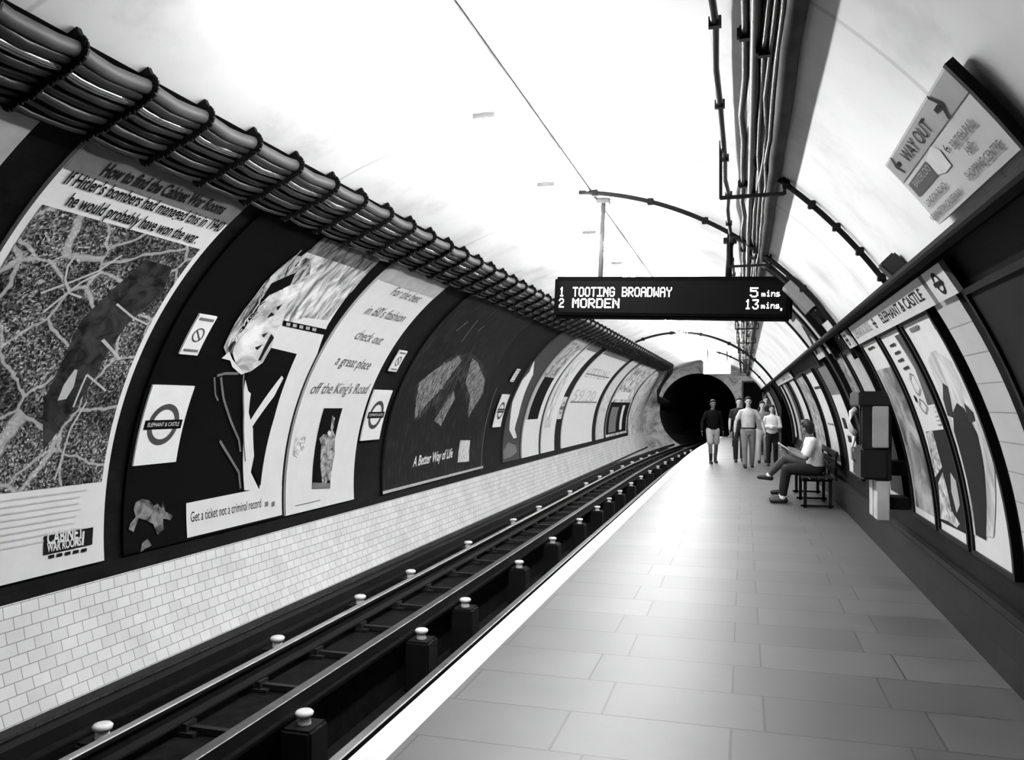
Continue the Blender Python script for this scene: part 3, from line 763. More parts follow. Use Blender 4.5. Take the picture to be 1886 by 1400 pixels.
# P3 white handwritten poster
r3, a, c = poster(527, 652, 'white poster with slanting handwritten lines and a small dark figure picture', WHITE)
A = Art('L'); A.rect(a, c, VT - .27, VT, LIGHTG, O1); A.done('header_strip', r3, 'light grey strip along the top edge')
A = Art('L'); HW = gray(0.06, 0.6, name='handwriting_ink')
for t, p0, p1 in (('For the best', (716, 541), (766, 556)), ("in 60's fashion", (668, 576), (738, 592)), ('check out', (650, 622), (697, 634)), ('a great place', (614, 670), (676, 680)), ("off the King's Road", (568, 724), (672, 724))):
    ptext(A, t, p0, p1, .15, HW, root=r3, shear=.25, bold=-.005)
A.rect(a + .2, a + .8, VB + .09, VB + .1, MIDG, O1 + .002)
A.done('lettering', r3)
A = Art('L'); A.px([(597, 752), (631, 752), (608, 899), (575, 898)], BLACK, O1 + .002)
fig = picmat('pic_figure', 'noise', 0.05, 0.4, 9)
A.px([(606, 800), (612, 790), (617, 802), (617, 835), (612, 860), (608, 885), (603, 885), (600, 895), (594, 893), (590, 855), (592, 820), (588, 808), (596, 800)], fig, O1 + .004)
A.px([(603, 797), (607, 792), (610, 798), (606, 804)], WHITE, O1 + .006)
A.px([(612, 765), (617, 770), (614, 790), (609, 792)], fig, O1 + .004)
A.px([(576, 889), (609, 890), (608, 899), (575, 900)], MIDG, O1 + .006)
A.done('figure_picture', r3, 'small dark upright picture of a pale standing figure')
A = Art('L'); A.px([(546, 806), (563, 803), (560, 830), (548, 843), (540, 838)], picmat('pic_doodle', 'noise', 0.2, 0.8, 14), O1 + .002); A.done('doodle', r3)
# P4 dark hooded picture
r4, a, c = poster(704, 892, 'dark poster showing a shaggy arched shape over white signature lettering', gray(0.004, 0.7, 0.08, name='poster_near_black'))
dk = picmat('pic_dark_mane', 'streak', scale=6, stops=[(0.45, 0.006), (0.62, 0.05), (0.75, 0.16)])
A = Art('L'); A.px([(705, 908), (890, 860), (893, 780), (905, 700), (960, 610), (1000, 580), (850, 535), (780, 600), (745, 690), (715, 800)], picmat('pic_dark_back', 'vstreak', scale=5, stops=[(0.5, 0.006), (0.7, 0.03)]), O1)
A.px([(762, 776), (768, 710), (800, 680), (835, 655), (868, 650), (892, 672), (896, 700), (888, 730), (868, 760), (862, 775), (858, 730), (845, 700), (826, 740), (806, 780), (800, 745), (780, 765)], dk, O1 + .002)
mg = picmat('pic_mane_light', 'streak', scale=9, stops=[(0.4, 0.03), (0.7, 0.3)])
A.px([(764, 772), (790, 740), (815, 715), (850, 665), (845, 655), (800, 682), (772, 705)], mg, O1 + .004)
A.px([(870, 660), (880, 668), (893, 700), (890, 725), (862, 770), (866, 730), (858, 705)], mg, O1 + .004)
A.px([(800, 775), (836, 720), (838, 735), (812, 785)], mg, O1 + .004)
for q in ([(850, 630), (868, 605), (880, 590)], [(840, 610), (862, 592)], [(880, 610), (893, 600)]): A.pline(q, .03, MIDG, O1 + .004)
A.px([(705, 905), (890, 858), (890, 862), (704, 911)], LIGHTG, O1 + .003)
A.pline([(887, 866), (889, 820), (900, 760), (915, 715)], .03, MIDG, O1 + .003)
A.done('picture', r4)
A = Art('L'); ptext(A, 'A Better Way of Life', (758, 860), (831, 842), .17, WHITE, O1 + .006, shear=.3, bold=.02)
A.px([(848, 811), (866, 811), (864, 850), (843, 852)], picmat('pic_label', 'vstreak', 0.2, 0.7, 12), O1 + .005)
A.done('lettering', r4)
# P5..P10
def far(pxs, label, base, arts):
    r_, a, c = poster(pxs[0], pxs[1], label, base); A = Art('L')
    for t in arts:
        if t[0] == 'r': A.rect(a + (c - a) * t[1], a + (c - a) * t[2], VB + (VT - VB) * t[3], VB + (VT - VB) * t[4], t[5], O1 + t[6] * .002)
        else: A.px(t[1], t[2], O1 + t[3] * .002)
    A.done('picture', r_); return r_, a, c
far((926, 957), 'dark narrow poster with a tall white bottle shape', gray(0.03, 0.5, 0.3, name='poster_charcoal'),
    [('p', [(940, 770), (944, 740), (955, 715), (962, 700), (975, 685), (985, 662), (982, 690), (968, 720), (960, 745), (955, 765), (948, 790), (952, 806), (946, 808), (938, 792)], WHITE, 1), ('p', [(927, 830), (936, 815), (950, 820), (952, 833), (940, 842), (928, 846)], MIDG, 1)])
far((961, 992), 'pale poster with a black block above its white lower half', LIGHTG,
    [('r', 0, 1, 0, .28, WHITE, 0), ('r', .15, .75, .28, .62, BLACK, 1), ('r', .75, 1, .2, .9, WHITE, 1), ('r', 0, .8, .62, .95, picmat('pic_pale_six', 'noise', 0.1, 0.5, 4), 1)])
far((997, 1021), 'white poster with a slanting grey smudge, left of the faded price poster', WHITE,
    [('r', 0, 1, .93, 1, MIDG, 1), ('r', .1, .55, .2, .85, picmat('pic_smudge', 'vstreak', 0.15, 0.8, 3), 1)])
r8, a, c = far((1034, 1090), 'wide white poster with faded grey words and two grey rules', WHITE,
    [('r', 0, 1, .94, 1, MIDG, 1), ('r', .05, .9, .70, .715, MIDG, 1), ('r', .05, .95, .41, .425, MIDG, 1)])
A = Art('L'); FG = gray(0.42, 0.6, name='faded_print')
A.text('LITTON', a + .3, VB + 2.3, .38, FG, O1 + .005, width=(c - a) * .7); A.text('59.20', a + .3, VB + 1.45, .42, FG, O1 + .005, width=(c - a) * .72)
A.done('lettering', r8)
far((1098, 1112), 'narrow light grey board with a jagged middle', gray(0.5, 0.5, name='board_grey'), [('r', .1, .9, .3, .5, picmat('pic_jag', 'noise', 0.3, 0.7, 5), 1)])
far((1116, 1154), 'last poster on the left wall, mottled white above dark panels', picmat('pic_faces', 'noise', 0.08, 0.7, 3.5),
    [('r', 0, .95, .03, .42, BLACK, 1), ('r', .1, .42, .05, .36, MIDG, 2), ('r', .6, .72, .06, .38, WHITE, 2), ('r', .1, .7, .46, .56, WHITE, 1)])
CLIP = None
# ------------------------------------------------ signs between the posters
def roundel_panel(side, cu, cv, wd, ht, label, small=False, txt='ELEPHANT & CASTLE', cross=False):
    root = empty('roundel_sign' if not small else 'notice_plate', cyl(side, cu, cv - ht / 2, 0), label, 'sign')
    sheet('plate', side, cu - wd / 2, cu + wd / 2, cv - ht / 2, cv + ht / 2, ENAMEL, root, off=.045, th=.02)
    A = Art(side); o = .048; RG = gray(0.05, 0.4, name='roundel_grey')
    if not small:
        r = min(wd * .36, ht * .33); A.ring(cu, cv, r * .72, r, RG, o); A.rect(cu - wd * .44, cu + wd * .44, cv - r * .22, cv + r * .22, BLACK, o + .002)
        A.text(txt, cu, cv - r * .09, r * .2, WHITE, o + .004, width=wd * .74, align='CENTER')
    else:
        r = wd * .3; A.ring(cu, cv, r * .8, r, RG, o, n=24); A.line([(cu - r * .6, cv + r * .6), (cu + r * .6, cv - r * .6)], r * .2, RG, o)
        A.rect(cu - wd * .4, cu + wd * .4, cv - ht * .42, cv - ht * .36, MIDG, o); A.rect(cu - wd * .4, cu + wd * .4, cv + ht * .36, cv + ht * .43, MIDG, o)
    A.done('emblem', root); return root
def panel_px(side, cs, label, **k):
    q = [uv(side, x, y, .045) for x, y in cs]; us = sorted(p[0] for p in q); vv = sorted(p[1] for p in q)
    u0_, u1_ = (us[0] + us[1]) / 2, (us[2] + us[3]) / 2; v0_, v1_ = (vv[0] + vv[1]) / 2, (vv[2] + vv[3]) / 2
    return roundel_panel(side, (u0_ + u1_) / 2, (v0_ + v1_) / 2, u1_ - u0_, v1_ - v0_, label, **k)
panel_px('L', [(282, 709), (358, 712), (325, 852), (246, 857)], 'largest white plate with a station roundel, on black wall beside the aerial poster')
panel_px('L', [(368, 580), (402, 583), (363, 655), (330, 652)], 'small white no smoking plate above the largest roundel plate', small=True)
panel_px('L', [(690, 718), (722, 720), (700, 809), (665, 812)], 'white roundel plate between the handwritten poster and the dark shaggy poster')
panel_px('L', [(735, 646), (751, 647), (731, 685), (718, 684)], 'small white plate above the roundel right of the handwritten poster', small=True)
panel_px('L', [(926.5, 725.7), (939, 728), (922, 787.5), (908, 786)], 'white roundel plate right of the dark shaggy poster')
panel_px('L', [(953, 680), (959, 681), (946, 704), (941, 703)], 'tiny white plate above the roundel right of the dark shaggy poster', small=True)
panel_px('L', [(1040, 731), (1047, 732), (1032, 772), (1024, 772)], 'small distant white roundel plate left of the wide faded poster')
# ================================================================== RIGHT WALL
VRB = uv('R', 1728, 970, .03)[1]; VRT = uv('R', 1666, 599, .03)[1]; XRB = cyl('R', 0, VRB, .03).x; XRT = cyl('R', 0, VRT, .03).x
def pR(pb, pt=None):
    y = ypx(pb, XRB)
    if pt is not None: y = (y + ypx(pt, XRT)) / 2
    return y
def rposter(ynear, yfar, label, mat=WHITE, v0=VRB, v1=VRT, frame=True):
    root = empty('poster', cyl('R', -(ynear + yfar) / 2, v0, 0), label, 'poster', 'posters on the right wall')
    u0, u1 = -yfar, -ynear
    global CLIP
    CLIP = (u0 + .004, u1 - .004)
    sheet('paper', 'R', u0, u1, v0, v1, mat, root)
    for i, (a_, b_, c_, d_) in enumerate(((u0 - .035, u0, v0 - .03, v1 + .03), (u1, u1 + .035, v0 - .03, v1 + .03), (u0, u1, v1, v1 + .03), (u0, u1, v0 - .03, v0))):
        sheet('frame', 'R', a_, b_, c_, d_, PAINTB, root, off=.045, th=.045)
    return root, u0, u1
ycL, ycR = pR(1681, 1592), pR(1719, 1620)
ybL, ybR = pR(1728, 1625), pR(1781, 1658)
yaL = pR(1792, 1666); yaR = -uv('R', 1712.5, 578, .03)[0]
# fit the three so that they sit side by side
O2 = .034
rA, u0, u1 = rposter(yaR, yaL, 'right wall poster, white with a tall grey dome and dark figures')
A = Art('R')
A.px([(1709, 668), (1713, 650), (1722, 645), (1760, 672), (1800, 740), (1825, 800), (1830, 990), (1792, 985), (1778, 884), (1752, 792), (1730, 720)], picmat('pic_dome', 'streak', 0.3, 0.6, 2.5), O2)
A.px([(1736, 705), (1745, 712), (1750, 735), (1756, 770), (1745, 765), (1737, 735)], DARKG, O2 + .002)
A.px([(1755, 760), (1762, 742), (1775, 752), (1800, 800), (1812, 860), (1815, 995), (1797, 985), (1790, 930), (1775, 860), (1757, 795)], gray(0.009, 0.7, 0.1, name='print_charcoal'), O2 + .002)
A.px([(1775, 742), (1792, 760), (1795, 775), (1785, 780)], DARKG, O2 + .003)
A.px([(1674, 606), (1690, 598), (1692, 606), (1678, 613)], MIDG, O2 + .002); A.px([(1713, 590), (1718, 588), (1728, 606), (1723, 608)], MIDG, O2 + .002)
A.done('picture', rA)
rB, u0, u1 = rposter(ybR, ybL, 'right wall poster, white with a dark upright bar and dark lower picture')
A = Art('R')
A.px([(1647, 619), (1659, 614), (1690, 660), (1725, 742), (1708, 746), (1685, 680)], picmat('pic_bar', 'vstreak', 0.02, 0.12, 5), O2)
for cx_, cy_ in ((1643, 634), (1652, 648), (1658, 662), (1668, 676)): A.px([(cx_ - 5, cy_ + 2), (cx_ + 4, cy_ - 3), (cx_ + 6, cy_ + 2), (cx_ - 3, cy_ + 6)], DARKG, O2 + .002)
for p, q in (((1676, 688), (1692, 728)), ((1693, 735), (1705, 762))):
    A.pline([p, (p[0] + 6, p[1] + 4), (q[0] + 2, q[1] - 12), q, (q[0] - 6, q[1] - 6), (p[0], p[1] + 12), p], .012, MIDG, O2 + .002)
A.disc(*uv('R', 1690, 733), .03, INK, O2 + .003)
for k in range(5): A.px([(1718 + k * 2, 750 + k * 8), (1732 + k * 2, 746 + k * 8), (1733 + k * 2, 748 + k * 8), (1719 + k * 2, 752 + k * 8)], LIGHTG, O2 + .002)
A.px([(1705, 795), (1745, 790), (1765, 870), (1782, 985), (1728, 958), (1722, 884)], gray(0.008, 0.7, 0.1, name='print_charcoal2'), O2)
A.px([(1706, 797), (1717, 792), (1728, 835), (1735, 860), (1722, 880), (1714, 830)], picmat('pic_speckle', 'noise', 0.1, 0.6, 18), O2 + .002)
A.px([(1728, 890), (1736, 870), (1745, 905), (1752, 940), (1768, 965), (1762, 972), (1746, 960), (1732, 955)], picmat('pic_splash', 'noise', 0.15, 0.7, 10), O2 + .002)
A.px([(1750, 870), (1760, 885), (1768, 930), (1762, 945), (1752, 905)], LIGHTG, O2 + .002)
A.done('picture', rB)
rC, u0, u1 = rposter(ycR, ycL, 'right wall poster, blurred grey painting with a white top corner')
A = Art('R'); A.rect(u0 + .06, u1 - .05, VRB + .06, VRB + (VRT - VRB) * .84, picmat('pic_painting', 'noise', 0.07, 0.4, 2.6), O2)
A.px([(1598, 642), (1608, 637), (1611, 640), (1600, 646)], DARKG, O2 + .002); A.done('picture', rC)
def simple(pa, pb, label, base, arts=(), v0=VRB, v1=VRT):
    r_, a_, b_ = rposter(ypx(pb, XRB), ypx(pa, XRB), label, base, v0, v1); A = Art('R')
    for (x0_, x1_, y0_, y1_, m_) in arts:
        A.rect(a_ + (b_ - a_) * x0_, a_ + (b_ - a_) * x1_, v0 + (v1 - v0) * y0_, v0 + (v1 - v0) * y1_, m_, O2)
    A.done('picture', r_)
simple(1640, 1668, 'narrow right wall poster just left of the blurred painting, pale grey above dark', LIGHTG, [(.1, .9, .05, .55, DARKG)])
simple(1604, 1634, 'right wall poster half hidden behind the telephone hood', gray(0.3, 0.5, name='board_light2'), [(.1, .9, .72, .95, picmat('pic_speck2', 'noise', 0.05, 0.4, 6)), (.1, .4, .1, .66, WHITE), (.5, .9, .1, .66, LIGHTG)])
simple(1565, 1588, 'tall white poster just left of the telephone, black blocks low down', WHITE, [(.2, .5, .4, .5, INK), (.3, .7, .12, .2, MIDG), (.3, .6, .28, .34, INK), (0, 1, .72, 1, MIDG)])
simple(1533, 1551, 'tall narrow white poster right of the seated man, with two grey bars', gray(0.6, 0.5, name='board_light3'), [(.2, .9, .4, .42, MIDG), (.2, .9, .8, .83, DARKG)])
simple(1506, 1526, 'patchy grey poster right of the seated man', picmat('pic_patch1', 'noise', 0.03, 0.5, 5))
simple(1487, 1502, 'bright white narrow poster behind the seated man', WHITE, [(0, .2, 0, 1, DARKG)])
simple(1464, 1469, 'slim pale poster nearest the dark passage opening', gray(0.4, 0.5, name='board_light4'))
simple(1472, 1483, 'grey far poster second from the dark passage opening', LIGHTG, [(.5, 1, 0, 1, DARKG)])
simple(1429, 1436, 'pale poster beyond the dark passage opening', picmat('pic_patch2', 'noise', 0.1, 0.6, 4))
simple(1423, 1427.5, 'last dim poster on the right wall', MIDG)
# nearest panels at the right edge: dark recess column and pale tile column
YD0, YD1 = ypx(1740, XRT), ypx(1712.5, XRT) - .06
yq = cyl('R', 0, VRT, .03)
def rstruct(name, ynear, yfar, v0, v1, mat, off=.03):
    o = sheet(name, 'R', -yfar, -ynear, v0, v1, mat, None, off=off, th=off); struct(o); return o
YP1 = yaR - .22; 
rstruct('trim_4', YP1 - 0.45, YP1, VRB - .1, VRT + .1, m_pale, .04)
rP, u0, u1 = rposter(YP1 - 1.9, YP1 - 0.6, 'dark poster at the extreme right edge', gray(0.008, 0.7, 0.1, name='poster_dark_edge')); A = Art('R'); A.rect(u0 + .1, u1 - .1, VRB + .1, VRB + .5, LIGHTG, O2); A.done('picture', rP)
CLIP = None
# trunking ridge between wall and ceiling
bm = bmesh.new(); a_, c_ = uv('R', 1690, 500, .1)[1], uv('R', 1649, 503, .1)[1]
prof = [cyl('R', 0, a_, 0.0), cyl('R', 0, a_, .10), cyl('R', 0, a_ + .03, .115), cyl('R', 0, c_ - .02, .115), cyl('R', 0, c_, .10), cyl('R', 0, c_, -0.01)]
extrude_y(bm, [(p.x, p.z) for p in prof], YS[:-1] + [43.9]); bmesh.ops.recalc_face_normals(bm, faces=bm.faces[:])
tag(mesh_obj('cable_trunking', bm, gray(0.003, 0.8, 0.06, name='trunking_black')), 'long black trunking ledge where the right wall meets the ceiling', 'trunking')
# frieze signs
VF0, VF1 = uv('R', 1735.7, 555, .06)[1], uv('R', 1698, 505, .06)[1]; XF = cyl('R', 0, VF1, .05).x
def frieze(pa, pb, label, kind, parts=None):
    yf, yn = ypx(pa, XF), ypx(pb, XF); u0, u1 = -yf, -yn
    root = empty('name_sign' if kind == 'name' else 'roundel_sign', cyl('R', (u0 + u1) / 2, VF0, 0), label, 'sign')
    sheet('plate', 'R', u0, u1, VF0, VF1, gray(0.58, 0.35, 0.4, var=0.06, name='frieze_enamel'), root, off=.06, th=.025)
    A = Art('R'); o = .063; vm = (VF0 + VF1) / 2; wd = u1 - u0
    def rd(cu, r): A.ring(cu, vm, r * .68, r, INK, o, n=24); A.rect(cu - r * 1.3, cu + r * 1.3, vm - r * .2, vm + r * .2, INK, o + .002)
    if kind == 'name':
        A.text('ELEPHANT & CASTLE', u0 + wd * .50, vm - .034, .072, INK, o, width=wd * .46, bold=.012)
        rd(u0 + wd * .40, .042); A.text('ELEPHANT & CASTLE', u0 + wd * .03, vm - .034, .072, gray(0.2, 0.5, name='worn_ink'), o, width=wd * .30, bold=.01)
    else: rd((u0 + u1) / 2, min(.062, wd * .3))
    A.done('lettering' if kind == 'name' else 'emblem', root)
frieze(1564, 1693, 'long pale station name sign below the trunking, nearest name sign on the right', 'name')
frieze(1699, 1731, 'square pale roundel sign at the near end of the long name sign', 'roundel')
frieze(1549, 1557, 'narrow pale roundel sign beyond the dark rib on the right wall', 'roundel')
frieze(1428, 1452, 'small distant pale name sign right of the passage opening', 'name')
# WAY OUT sign
vw0, vw1 = uv('R', 1728, 415, .05)[1], uv('R', 1630, 305, .05)[1]
u0, u1 = uv('R', 1630, 305, .05)[0], uv('R', 1740, 120, .05)[0]
ws = empty('way_out_sign', cyl('R', (u0 + u1) / 2, vw0, 0), 'large pale way out sign with arrows on the upper right wall', 'sign')
sheet('panel', 'R', u0, u1, vw0, vw1, gray(0.52, 0.4, 0.4, var=0.05, name='way_out_panel'), ws, off=.05, th=.03)
sheet('edge_bar', 'R', u1 - .005, u1 + .02, vw0, vw1, PAINTB, ws, off=.056, th=.03)
o = .053; H = vw1 - vw0; WB = gray(0.30, 0.4, name='way_out_band')
vband = uv('R', 1661, 340, o)[1]
def part(fn, name='lettering', lab=None):
    A = Art('R'); fn(A); A.done(name, ws, lab)
part(lambda A: A.rect(u0 + .02, u1, vband, vw1 - .01, WB, o), 'colour_band', 'darker upper band with the words way out')
def T(txt, p0, p1, h, mat=MIDG, **k):
    def fn(A):
        a0, b0_ = uv('R', *p0, o); a1, b1_ = uv('R', *p1, o); A.text(txt, a0, (b0_ + b1_) / 2, h, mat, o + .003, width=a1 - a0, **k)
    part(fn)
T('WAY OUT', (1675.5, 300.4), (1720, 237), H * .17, INK, bold=.0)
T('LONDON ROAD', (1711, 380), (1747, 345), H * .085, bold=.02); T('NEWINGTON CAUSEWAY', (1720, 407), (1776, 356), H * .085, bold=.02)
T('BRITISH RAIL', (1760, 274), (1800, 230), H * .10, bold=.02); T('AND', (1785, 284), (1800, 273), H * .10, bold=.02); T('SHOPPING CENTRE', (1788, 333), (1850, 270), H * .10, bold=.02)
def arrow(px, s_, d):
    cu, cv = uv('R', *px, o)
    def fn(A):
        A.rect(min(cu, cu - d * s_), max(cu, cu - d * s_), cv - s_ * .17, cv + s_ * .17, INK, o + .003)
        A.poly([(cu + d * s_ * .6, cv), (cu - d * s_ * .2, cv + s_ * .95), (cu - d * s_ * .42, cv + s_ * .80), (cu + d * s_ * .15, cv), (cu - d * s_ * .42, cv - s_ * .80), (cu - d * s_ * .2, cv - s_ * .95)], INK, o + .0035)
    part(fn, 'arrow')
arrow((1654, 305), .05, -1); arrow((1732, 194), .06, 1); arrow((1744, 274), .022, -1)
def fn(A): A.px([(1673, 340), (1704, 297), (1727, 323), (1693, 363)], gray(0.05, 0.5, name='line_box'), o + .001)
part(fn, 'line_box', 'dark box with the line name')
T('BAKERLOO', (1690, 345), (1716, 311), H * .09, LIGHTG)
part(lambda A: A.px([(1713, 270), (1730, 276), (1752, 305), (1742, 318), (1727, 322), (1706, 296)], gray(0.66, 0.4, name='pale_patch'), o + .0005), 'pale_patch', 'paler patched area')
# far way out sign bending over the passage arch
vs0, vs1 = uv('R', 1540, 645, .06)[1], vz('R', 1.28)
fs = empty('way_out_sign', cyl('R', -10.2, vs0, 0), 'curved pale sign with a big black arrow beyond the train indicator', 'sign')
sheet('panel', 'R', -11.0, -9.35, vs0, vs1, gray(0.5, 0.4, 0.4, name='far_sign_panel'), fs, off=.06, th=.04)
A = Art('R'); o = .064
A.poly([(-10.8, vs0 + .08), (-10.6, vs0 + .08), (-10.15, vs0 + .32), (-9.85, vs0 + .08), (-9.6, vs0 + .08), (-10.15, vs0 + .48)], INK, o)
A.rect(-10.6, -9.9, vs0 + .58, vs1 - .03, DARKG, o); A.text('1', -10.25, vs0 + .6, .09, LIGHTG, o + .002, align='CENTER')
A.done('lettering', fs)
for uu in (-11.12, -9.30):
    sheet('border', 'R', uu, uu + .08, vs0 - .08, vs1 + .02, PAINTB, fs, off=.08, th=.08)
# dark rib with white edge running down the right wall by the indicator
def rib(name, y, wd, v0, v1, label, mat=PAINTB, off=.09):
    o = sheet(name, 'R', -y - wd / 2, -y + wd / 2, v0, v1, mat, None, off=off, th=off); tag(o, label, 'rib'); return o
rib('arch_rib', 9.75, .16, VRB - .2, vz('R', 1.2), 'black rib curving down the right wall just beyond the name sign')
rib('arch_rib', 9.98, .09, vz('R', .6), vz('R', 1.3), 'thin white strip beside the black rib above the right wall', ENAMEL, .05)
rib('arch_rib', 24.5, .4, VRB - .2, vz('R', .62), 'broad black rib framing the near side of the passage opening')
rib('arch_rib', 7.9 + .0, .05, VRB, VRT, 'slim dark strip between two posters near the telephone') if False else None
# cable box and pipes on hoop
bx = empty('junction_box', cyl('R', -8.35, vz('R', 1.1), .1), 'grey metal junction box high on the right wall beside the indicator', 'box')
sheet('case', 'R', -8.5, -8.2, vz('R', .98), vz('R', 1.24), gray(0.2, 0.5, 0.4, name='box_grey'), bx, off=.15, th=.13)
for k in range(3):
    bm = bmesh.new(); tube(bm, [cyl('R', -8.45 + k * .1, vz('R', 1.24) + q * .08, .08) for q in range(5)], .022, seg=8); mesh_obj('pipe', bm, CABLEG if k == 1 else CABLE, bx)
    bm = bmesh.new(); tube(bm, [cyl('R', -8.45 + k * .1, vz('R', .98) - q * .06, .08) for q in range(4)], .03, seg=8); mesh_obj('pipe', bm, CABLE, bx)
jb = uv('R', 1632, 498, .1)
bm = bmesh.new(); p = cyl('R', jb[0], jb[1], .06); box(bm, p, (.10, .11, .11), rot=Matrix.Rotation(-math.radians(45), 4, 'Y'), bev=.01)
tag(mesh_obj('junction_box', bm, gray(0.02, 0.5, name='box_dark')), 'small black junction box on the trunking at the end of the curved conduit', 'box')
# light box near the platform end
lb = empty('light_box', (-0.96, 31.0, CAMZ + 1.1), 'glowing white light box hanging over the far end of the platform', 'light box')
bm = bmesh.new(); box(bm, (-0.96, 31.0, CAMZ + 1.36), (1.0, .3, .5), bev=.02); mesh_obj('case', bm, ENAMEL, lb)
bm = bmesh.new(); box(bm, (-0.96, 30.84, CAMZ + 1.3), (.92, .02, .34)); mesh_obj('diffuser', bm, emit(.9, 9.0, 'light_box_face'), lb)
for x in (-1.3, -.6):
    bm = bmesh.new(); tube(bm, [(x, 31, CAMZ + 1.6), (x, 31, CAMZ + 2.02)], .015, seg=8); mesh_obj('hanger', bm, PAINTB, lb)
# ================================================================== TELEPHONE
PY = 7.86
ph = empty('public_telephone', (1.12, PY, 0), 'black hooded public telephone on the right wall with a grey side panel', 'telephone')
m_hood = gray(0.006, 0.5, 0.3, name='hood_black'); m_pan = gray(0.34, 0.5, 0.4, var=0.08, name='hood_panel')
bm = bmesh.new(); box(bm, (1.09, PY, 1.595), (.26, .62, .13), bev=.012); mesh_obj('hood', bm, m_hood, ph)
bm = bmesh.new(); box(bm, (1.135, PY - .305, 1.35), (.13, .025, .36), bev=.006); mesh_obj('side_panel', bm, m_pan, ph, 'pale grey side panel')
bm = bmesh.new(); box(bm, (1.10, PY - .28, 1.35), (.22, .02, .38)); mesh_obj('side_panel', bm, m_hood, ph)
bm = bmesh.new(); box(bm, (1.13, PY + .29, 1.25), (.17, .025, .58)); mesh_obj('side_panel', bm, m_hood, ph)
bm = bmesh.new(); box(bm, (1.21, PY, 1.21), (.04, .56, .66), bev=.01); mesh_obj('back_panel', bm, m_hood, ph)
bm = bmesh.new(); box(bm, (1.09, PY - .03, 1.03), (.22, .54, .28), bev=.02); mesh_obj('body', bm, m_hood, ph)
bm = bmesh.new(); box(bm, (1.11, PY + .06, 1.35), (.13, .26, .32), bev=.02); u_ = mesh_obj('phone_unit', bm, gray(0.012, .5, .2, name='phone_dark'), ph)
bm = bmesh.new(); tube(bm, [(.99, PY + .10, 1.50), (.95, PY + .09, 1.47), (.935, PY + .09, 1.39), (.95, PY + .09, 1.31), (.99, PY + .10, 1.28)], [.032, .026, .023, .026, .032], seg=12); hs_ = mesh_obj('handset', bm, gray(.5, .3, name='handset_grey'), u_)
bm = bmesh.new(); tube(bm, [(.985, PY + .10, 1.26), (.95, PY + .09, 1.14), (.955, PY + .09, 1.05), (.99, PY + .12, 1.0), (1.02, PY + .14, 1.08)], .011, seg=8); mesh_obj('cord', bm, gray(.5, .3, metal=.6, name='cord_steel'), u_)
for yy in (PY - .20, PY + .06):
    bm = bmesh.new(); box(bm, (1.16, yy, .71), (.10, .20, .34), bev=.006); mesh_obj('lower_panel', bm, gray(.42, .5, name='lower_panel_pale'), ph)
bm = bmesh.new(); box(bm, (1.28, PY + .02, .98), (.20, .34, .12)); box(bm, (1.29, PY - .07, .68), (.18, .30, .10)); mesh_obj('wall_bracket', bm, gray(.006, .7, .1, name='post_dark'), ph)
# ================================================================== PEOPLE AND BENCH
def ell(bm, c, r, rot=None, seg=16):
    t = bmesh.new(); bmesh.ops.create_uvsphere(t, u_segments=seg, v_segments=seg // 2 + 2, radius=1.0)
    M = Matrix.Translation(c) @ (rot if rot is not None else Matrix.Identity(4)) @ Matrix.Diagonal((r[0], r[1], r[2], 1)); bmesh.ops.transform(t, matrix=M, verts=t.verts[:]); join(bm, t)
def limb(bm, pts, rs, seg=12):
    pts = [Vector(p) for p in pts]
    for i in range(len(pts) - 1):
        d = pts[i + 1] - pts[i]; L = d.length
        if L < 1e-5: continue
        t = bmesh.new(); bmesh.ops.create_cone(t, segments=seg, cap_ends=True, radius1=rs[i], radius2=rs[i + 1], depth=L)
        M = Matrix.Translation((pts[i] + pts[i + 1]) / 2) @ d.to_track_quat('Z', 'Y').to_matrix().to_4x4(); bmesh.ops.transform(t, matrix=M, verts=t.verts[:]); join(bm, t)
    for p, r in zip(pts, rs): ell(bm, p, (r, r, r), seg=seg)
def torso(bm, secs, seg=20):     # (centre, half width, half depth) stacked
    rings = []
    for c, a_, b_, right, fwd in secs:
        rings.append([bm.verts.new(Vector(c) + right * a_ * math.cos(2 * PI * k / seg) + fwd * b_ * math.sin(2 * PI * k / seg)) for k in range(seg)])
    for i in range(len(rings) - 1):
        for k in range(seg): bm.faces.new((rings[i][k], rings[i][(k + 1) % seg], rings[i + 1][(k + 1) % seg], rings[i + 1][k]))
    bm.faces.new(list(reversed(rings[0]))); bm.faces.new(rings[-1])
def remesh(bm, vox, sm=3):
    bmesh.ops.recalc_face_normals(bm, faces=bm.faces[:])
    me = bpy.data.meshes.new('t'); bm.to_mesh(me); bm.free(); o = bpy.data.objects.new('t', me); C.objects.link(o)
    r_ = o.modifiers.new('r', 'REMESH'); r_.mode = 'VOXEL'; r_.voxel_size = vox; r_.use_smooth_shade = True
    if sm: s_ = o.modifiers.new('s', 'SMOOTH'); s_.factor = .5; s_.iterations = sm
    dg = bpy.context.evaluated_depsgraph_get(); m2 = bpy.data.meshes.new_from_object(o.evaluated_get(dg)); bpy.data.objects.remove(o); bpy.data.meshes.remove(me)
    b2 = bmesh.new(); b2.from_mesh(m2); bpy.data.meshes.remove(m2)
    for f in b2.faces: f.smooth = True
    return b2
SKIN = gray(.40, .5, .3, var=.05, name='skin'); HAIRM = gray(.006, .6, .3, name='hair'); SHOE = gray(.008, .4, .4, name='shoe_black')
